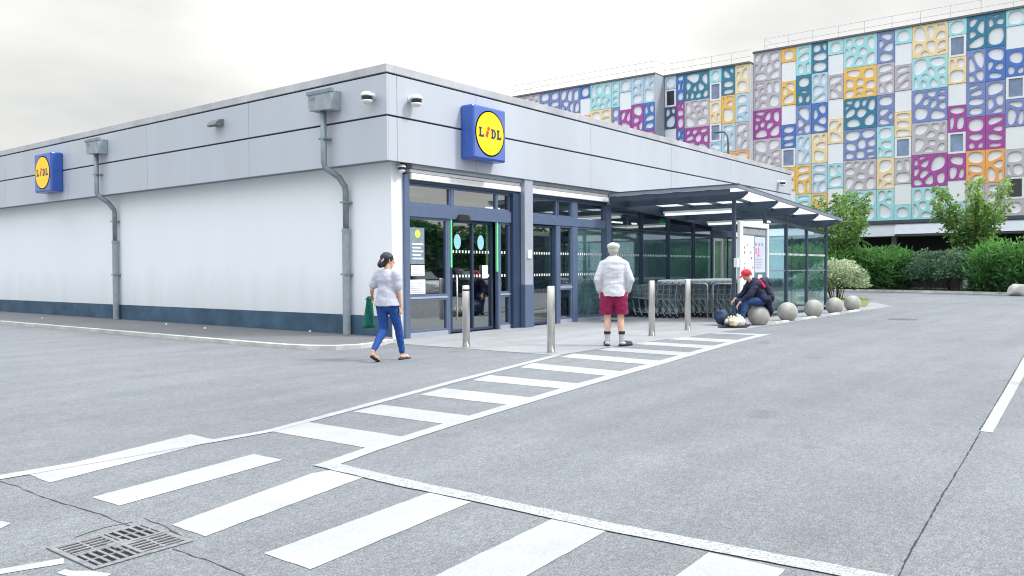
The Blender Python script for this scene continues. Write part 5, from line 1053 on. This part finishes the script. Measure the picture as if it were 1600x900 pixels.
# litter along the footway
for i, (x, y, c, lb) in enumerate(((11.35, 14.35, (.8, .8, .8), 'white crumpled paper by the wall nearest the downpipe'), (10.6, 17.2, (.75, .75, .72), 'small white scrap on the middle of the footway'), (10.9, 19.4, (.7, .7, .66), 'small pale scrap on the footway under the floodlight'), (10.3, 25.0, (.7, .7, .66), 'small pale scrap on the footway near the far downpipe'))):
    t = thing('litter', lb, 'litter', (x, y, .062), group='litter on the footway'); b = MB(); b.ball((x, y, .085), .022, .032, .022, 10, 7); b.v = [(p + .02 * mnoise.noise(Vector((p, q, z)) * 30), q + .02 * mnoise.noise(Vector((q, z, p)) * 30), max(.063, z)) for p, q, z in b.v]; b.build('scrap', mat('scrap_%s' % 'abcd'[i], c, .8), t)

# ================================================================== parked cars and trees across the driveway (they show in the shop windows)
def car(x, y, rz, label, body):
    t = thing('parked_car', label, 'car', (x, y, 0), rz, 'cars parked across the driveway', world=False)
    st_ = [(-2.05, .42, .78, .80, .62), (-1.95, .30, .92, .95, .78), (-1.5, .22, .95, 1.30, .86), (-.8, .22, .94, 1.47, .87), (0, .22, .92, 1.50, .87), (.6, .22, .92, 1.40, .87), (1.15, .22, .90, 1.0, .86), (1.6, .24, .84, .86, .83), (1.95, .30, .72, .74, .74), (2.05, .40, .60, .62, .6)]
    b = MB(); vs = []; fs = []
    for X, zb, zt, zr_, hw in st_: vs += [(X, -hw * .9, zb), (X, -hw, zb + .15), (X, -hw, (zb + zt) / 2), (X, -hw * .97, zt), (X, hw * .97, zt), (X, hw, (zb + zt) / 2), (X, hw, zb + .15), (X, hw * .9, zb)]
    n = 8
    for i in range(len(st_) - 1):
        for k in range(n): fs.append((i * n + k, i * n + (k + 1) % n, (i + 1) * n + (k + 1) % n, (i + 1) * n + k))
    fs += [tuple(range(n - 1, -1, -1)), tuple((len(st_) - 1) * n + k for k in range(n))]
    b.add(vs, fs); bo = b.build('body', body, t, smooth=False, bevel=.03, local=True)
    b = MB(); cs = st_[2:7]; vs = []; fs = []
    for X, zb, zt, zr_, hw in cs: vs += [(X, -hw * .95, zt - .01), (X, -hw * .76, zr_ - .05), (X, hw * .76, zr_ - .05), (X, hw * .95, zt - .01)]
    for i in range(len(cs) - 1):
        for k in range(3): fs.append((i * 4 + k, i * 4 + k + 1, i * 4 + 5 + k, i * 4 + 4 + k))
    fs += [(3, 2, 1, 0), (16, 17, 18, 19)]; b.add(vs, fs); b.build('window', mat('car_glass', (.02, .03, .035), .05, spec=1.), t, local=True)
    b = MB(); vs = []; fs = []
    for X, zb, zt, zr_, hw in st_[2:6]: vs += [(X, -hw * .78, zr_ - .05), (X, -hw * .5, zr_ + .0), (X, hw * .5, zr_), (X, hw * .78, zr_ - .05)]
    for i in range(3):
        for k in range(3): fs.append((i * 4 + k, i * 4 + k + 1, i * 4 + 5 + k, i * 4 + 4 + k))
    b.add(vs, fs); b.build('roof', body, t, smooth=True, local=True)
    for X in (-1.3, 1.32):
        for Y in (-.80, .80):
            g = MB(); g.tube([(X, Y - .1, .31), (X, Y + .1, .31)], .31, 20); w_ = g.build('wheel', M_TYRE, t, local=True); g = MB(); g.tube([(X, Y - .105, .31), (X, Y + .105, .31)], .19, 14); g.build('rim', M_CHROME, w_, local=True)
    for Y in (-.6, .6):
        g = MB(); g.box(1.9, 2.03, Y - .14, Y + .14, .60, .70); g.build('headlight', M_WHITE, t, local=True); g = MB(); g.box(-2.03, -1.93, Y - .12, Y + .12, .72, .88); g.build('tail_light', mat('tail_red', (.5, .01, .01), .3), t, local=True)
for i, (x, y, nm, c) in enumerate(((19.5, -4.6, 'white', (.7, .7, .7)), (22.6, -4.8, 'silver', (.4, .42, .45)), (25.8, -4.7, 'dark red', (.25, .02, .03)), (29.2, -4.8, 'white', (.7, .7, .7)), (33, -4.8, 'black', (.02, .02, .025)))):
    car(x, y, radians(90) + .02, '%s hatchback parked across the driveway%s' % (nm, ', nearest the camera' if i == 0 else ', between two darker cars' if i == 3 else ''), mat('car_paint_' + nm.replace(' ', '_'), c, .25, var=.03, coat=.6))
def bigtree(x, y, h_, seed, lb):
    t = thing('roadside_tree', lb, 'tree', (x, y, 0), group='trees behind the parked cars'); rnd = random.Random(seed)
    g = MB(); g.tube([(x, y, 0), (x + .1, y, h_ * .3), (x, y + .1, h_ * .6)], [.22, .17, .07], 8)
    cs = []
    for k in range(9):
        a = rnd.uniform(0, 2 * pi); q = Vector((x + rnd.uniform(.3, h_ * .26) * cos(a), y + rnd.uniform(.3, h_ * .26) * sin(a), h_ * rnd.uniform(.45, .92))); cs.append((q, h_ * rnd.uniform(.10, .17))); g.tube([(x, y, h_ * .35), q], [.08, .02], 5)
    g.build('trunk', M_BARK, t)
    def pos(r): q, s = r.choice(cs); d = Vector((r.gauss(0, 1), r.gauss(0, 1), r.gauss(0, 1))).normalized(); return q + d * s * r.random() ** .4, d, 1
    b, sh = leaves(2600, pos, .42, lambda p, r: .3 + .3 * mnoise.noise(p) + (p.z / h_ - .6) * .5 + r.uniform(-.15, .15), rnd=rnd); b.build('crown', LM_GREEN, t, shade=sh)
for i, (x, y, h_, lb) in enumerate(((14, -13, 7, 'broad roadside tree farthest left behind the parked cars'), (21, -12, 8, 'tall roadside tree behind the first parked cars'), (28, -13, 6.5, 'roadside tree behind the middle parked cars'), (36, -12, 8.5, 'tallest roadside tree behind the last parked cars'), (44, -13, 7, 'roadside tree farthest along the driveway'))): bigtree(x + 4, y - 11, h_ * .75, 300 + i, lb)

for i in range(6):  # unseen hedge, added so the lower shop windows reflect something dark
    x0 = 12 + i * 9.5; lb = ['first', 'second', 'third', 'fourth', 'fifth', 'sixth'][i]
    t = thing('added_hedge', 'tall hedge added out of view to darken window reflections, %s section from the left' % lb, 'hedge', (x0 + 4.7, -9, 0), group='added hedge sections behind the parked cars'); rnd = random.Random(600 + i)
    g = MB(); ys_ = [-9.9, -8.4]; n = 12; vs = []
    for k in range(n + 1):
        x = x0 + 9.4 * k / n; h_ = 3.6 + .5 * mnoise.noise(Vector((x * .5, 0, 0))); vs += [(x, -9.9, 0), (x, -9.9, h_), (x, -8.3, h_), (x, -8.3, 0)]
    fs = []
    for k in range(n):
        for q in range(3): fs.append((k * 4 + q, k * 4 + q + 1, k * 4 + 5 + q, k * 4 + 4 + q))
    fs += [(0, 3, 2, 1), (n * 4, n * 4 + 1, n * 4 + 2, n * 4 + 3)]
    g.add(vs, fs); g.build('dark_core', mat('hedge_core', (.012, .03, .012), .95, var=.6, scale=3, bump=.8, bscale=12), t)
    def pos(r):
        x = x0 + r.uniform(-.1, 9.5); h_ = 3.75 + .5 * mnoise.noise(Vector((x * .5, 0, 0))) + .25 * mnoise.noise(Vector((x * 2, 4, 0)))
        if r.random() < .3: return (x, r.uniform(-9.9, -8.3), h_ + r.uniform(-.1, .25)), (0, 0, 1), 1
        return (x, -8.2 + r.uniform(-.1, .12), r.uniform(.05, h_)), (0, 1, .4), 1
    b, sh = leaves(2200, pos, .32, lambda p, r: .15 + .3 * mnoise.noise(p * 1.5) + r.uniform(-.15, .15), rnd=rnd); b.build('foliage', LM_GREEN, t, shade=sh)
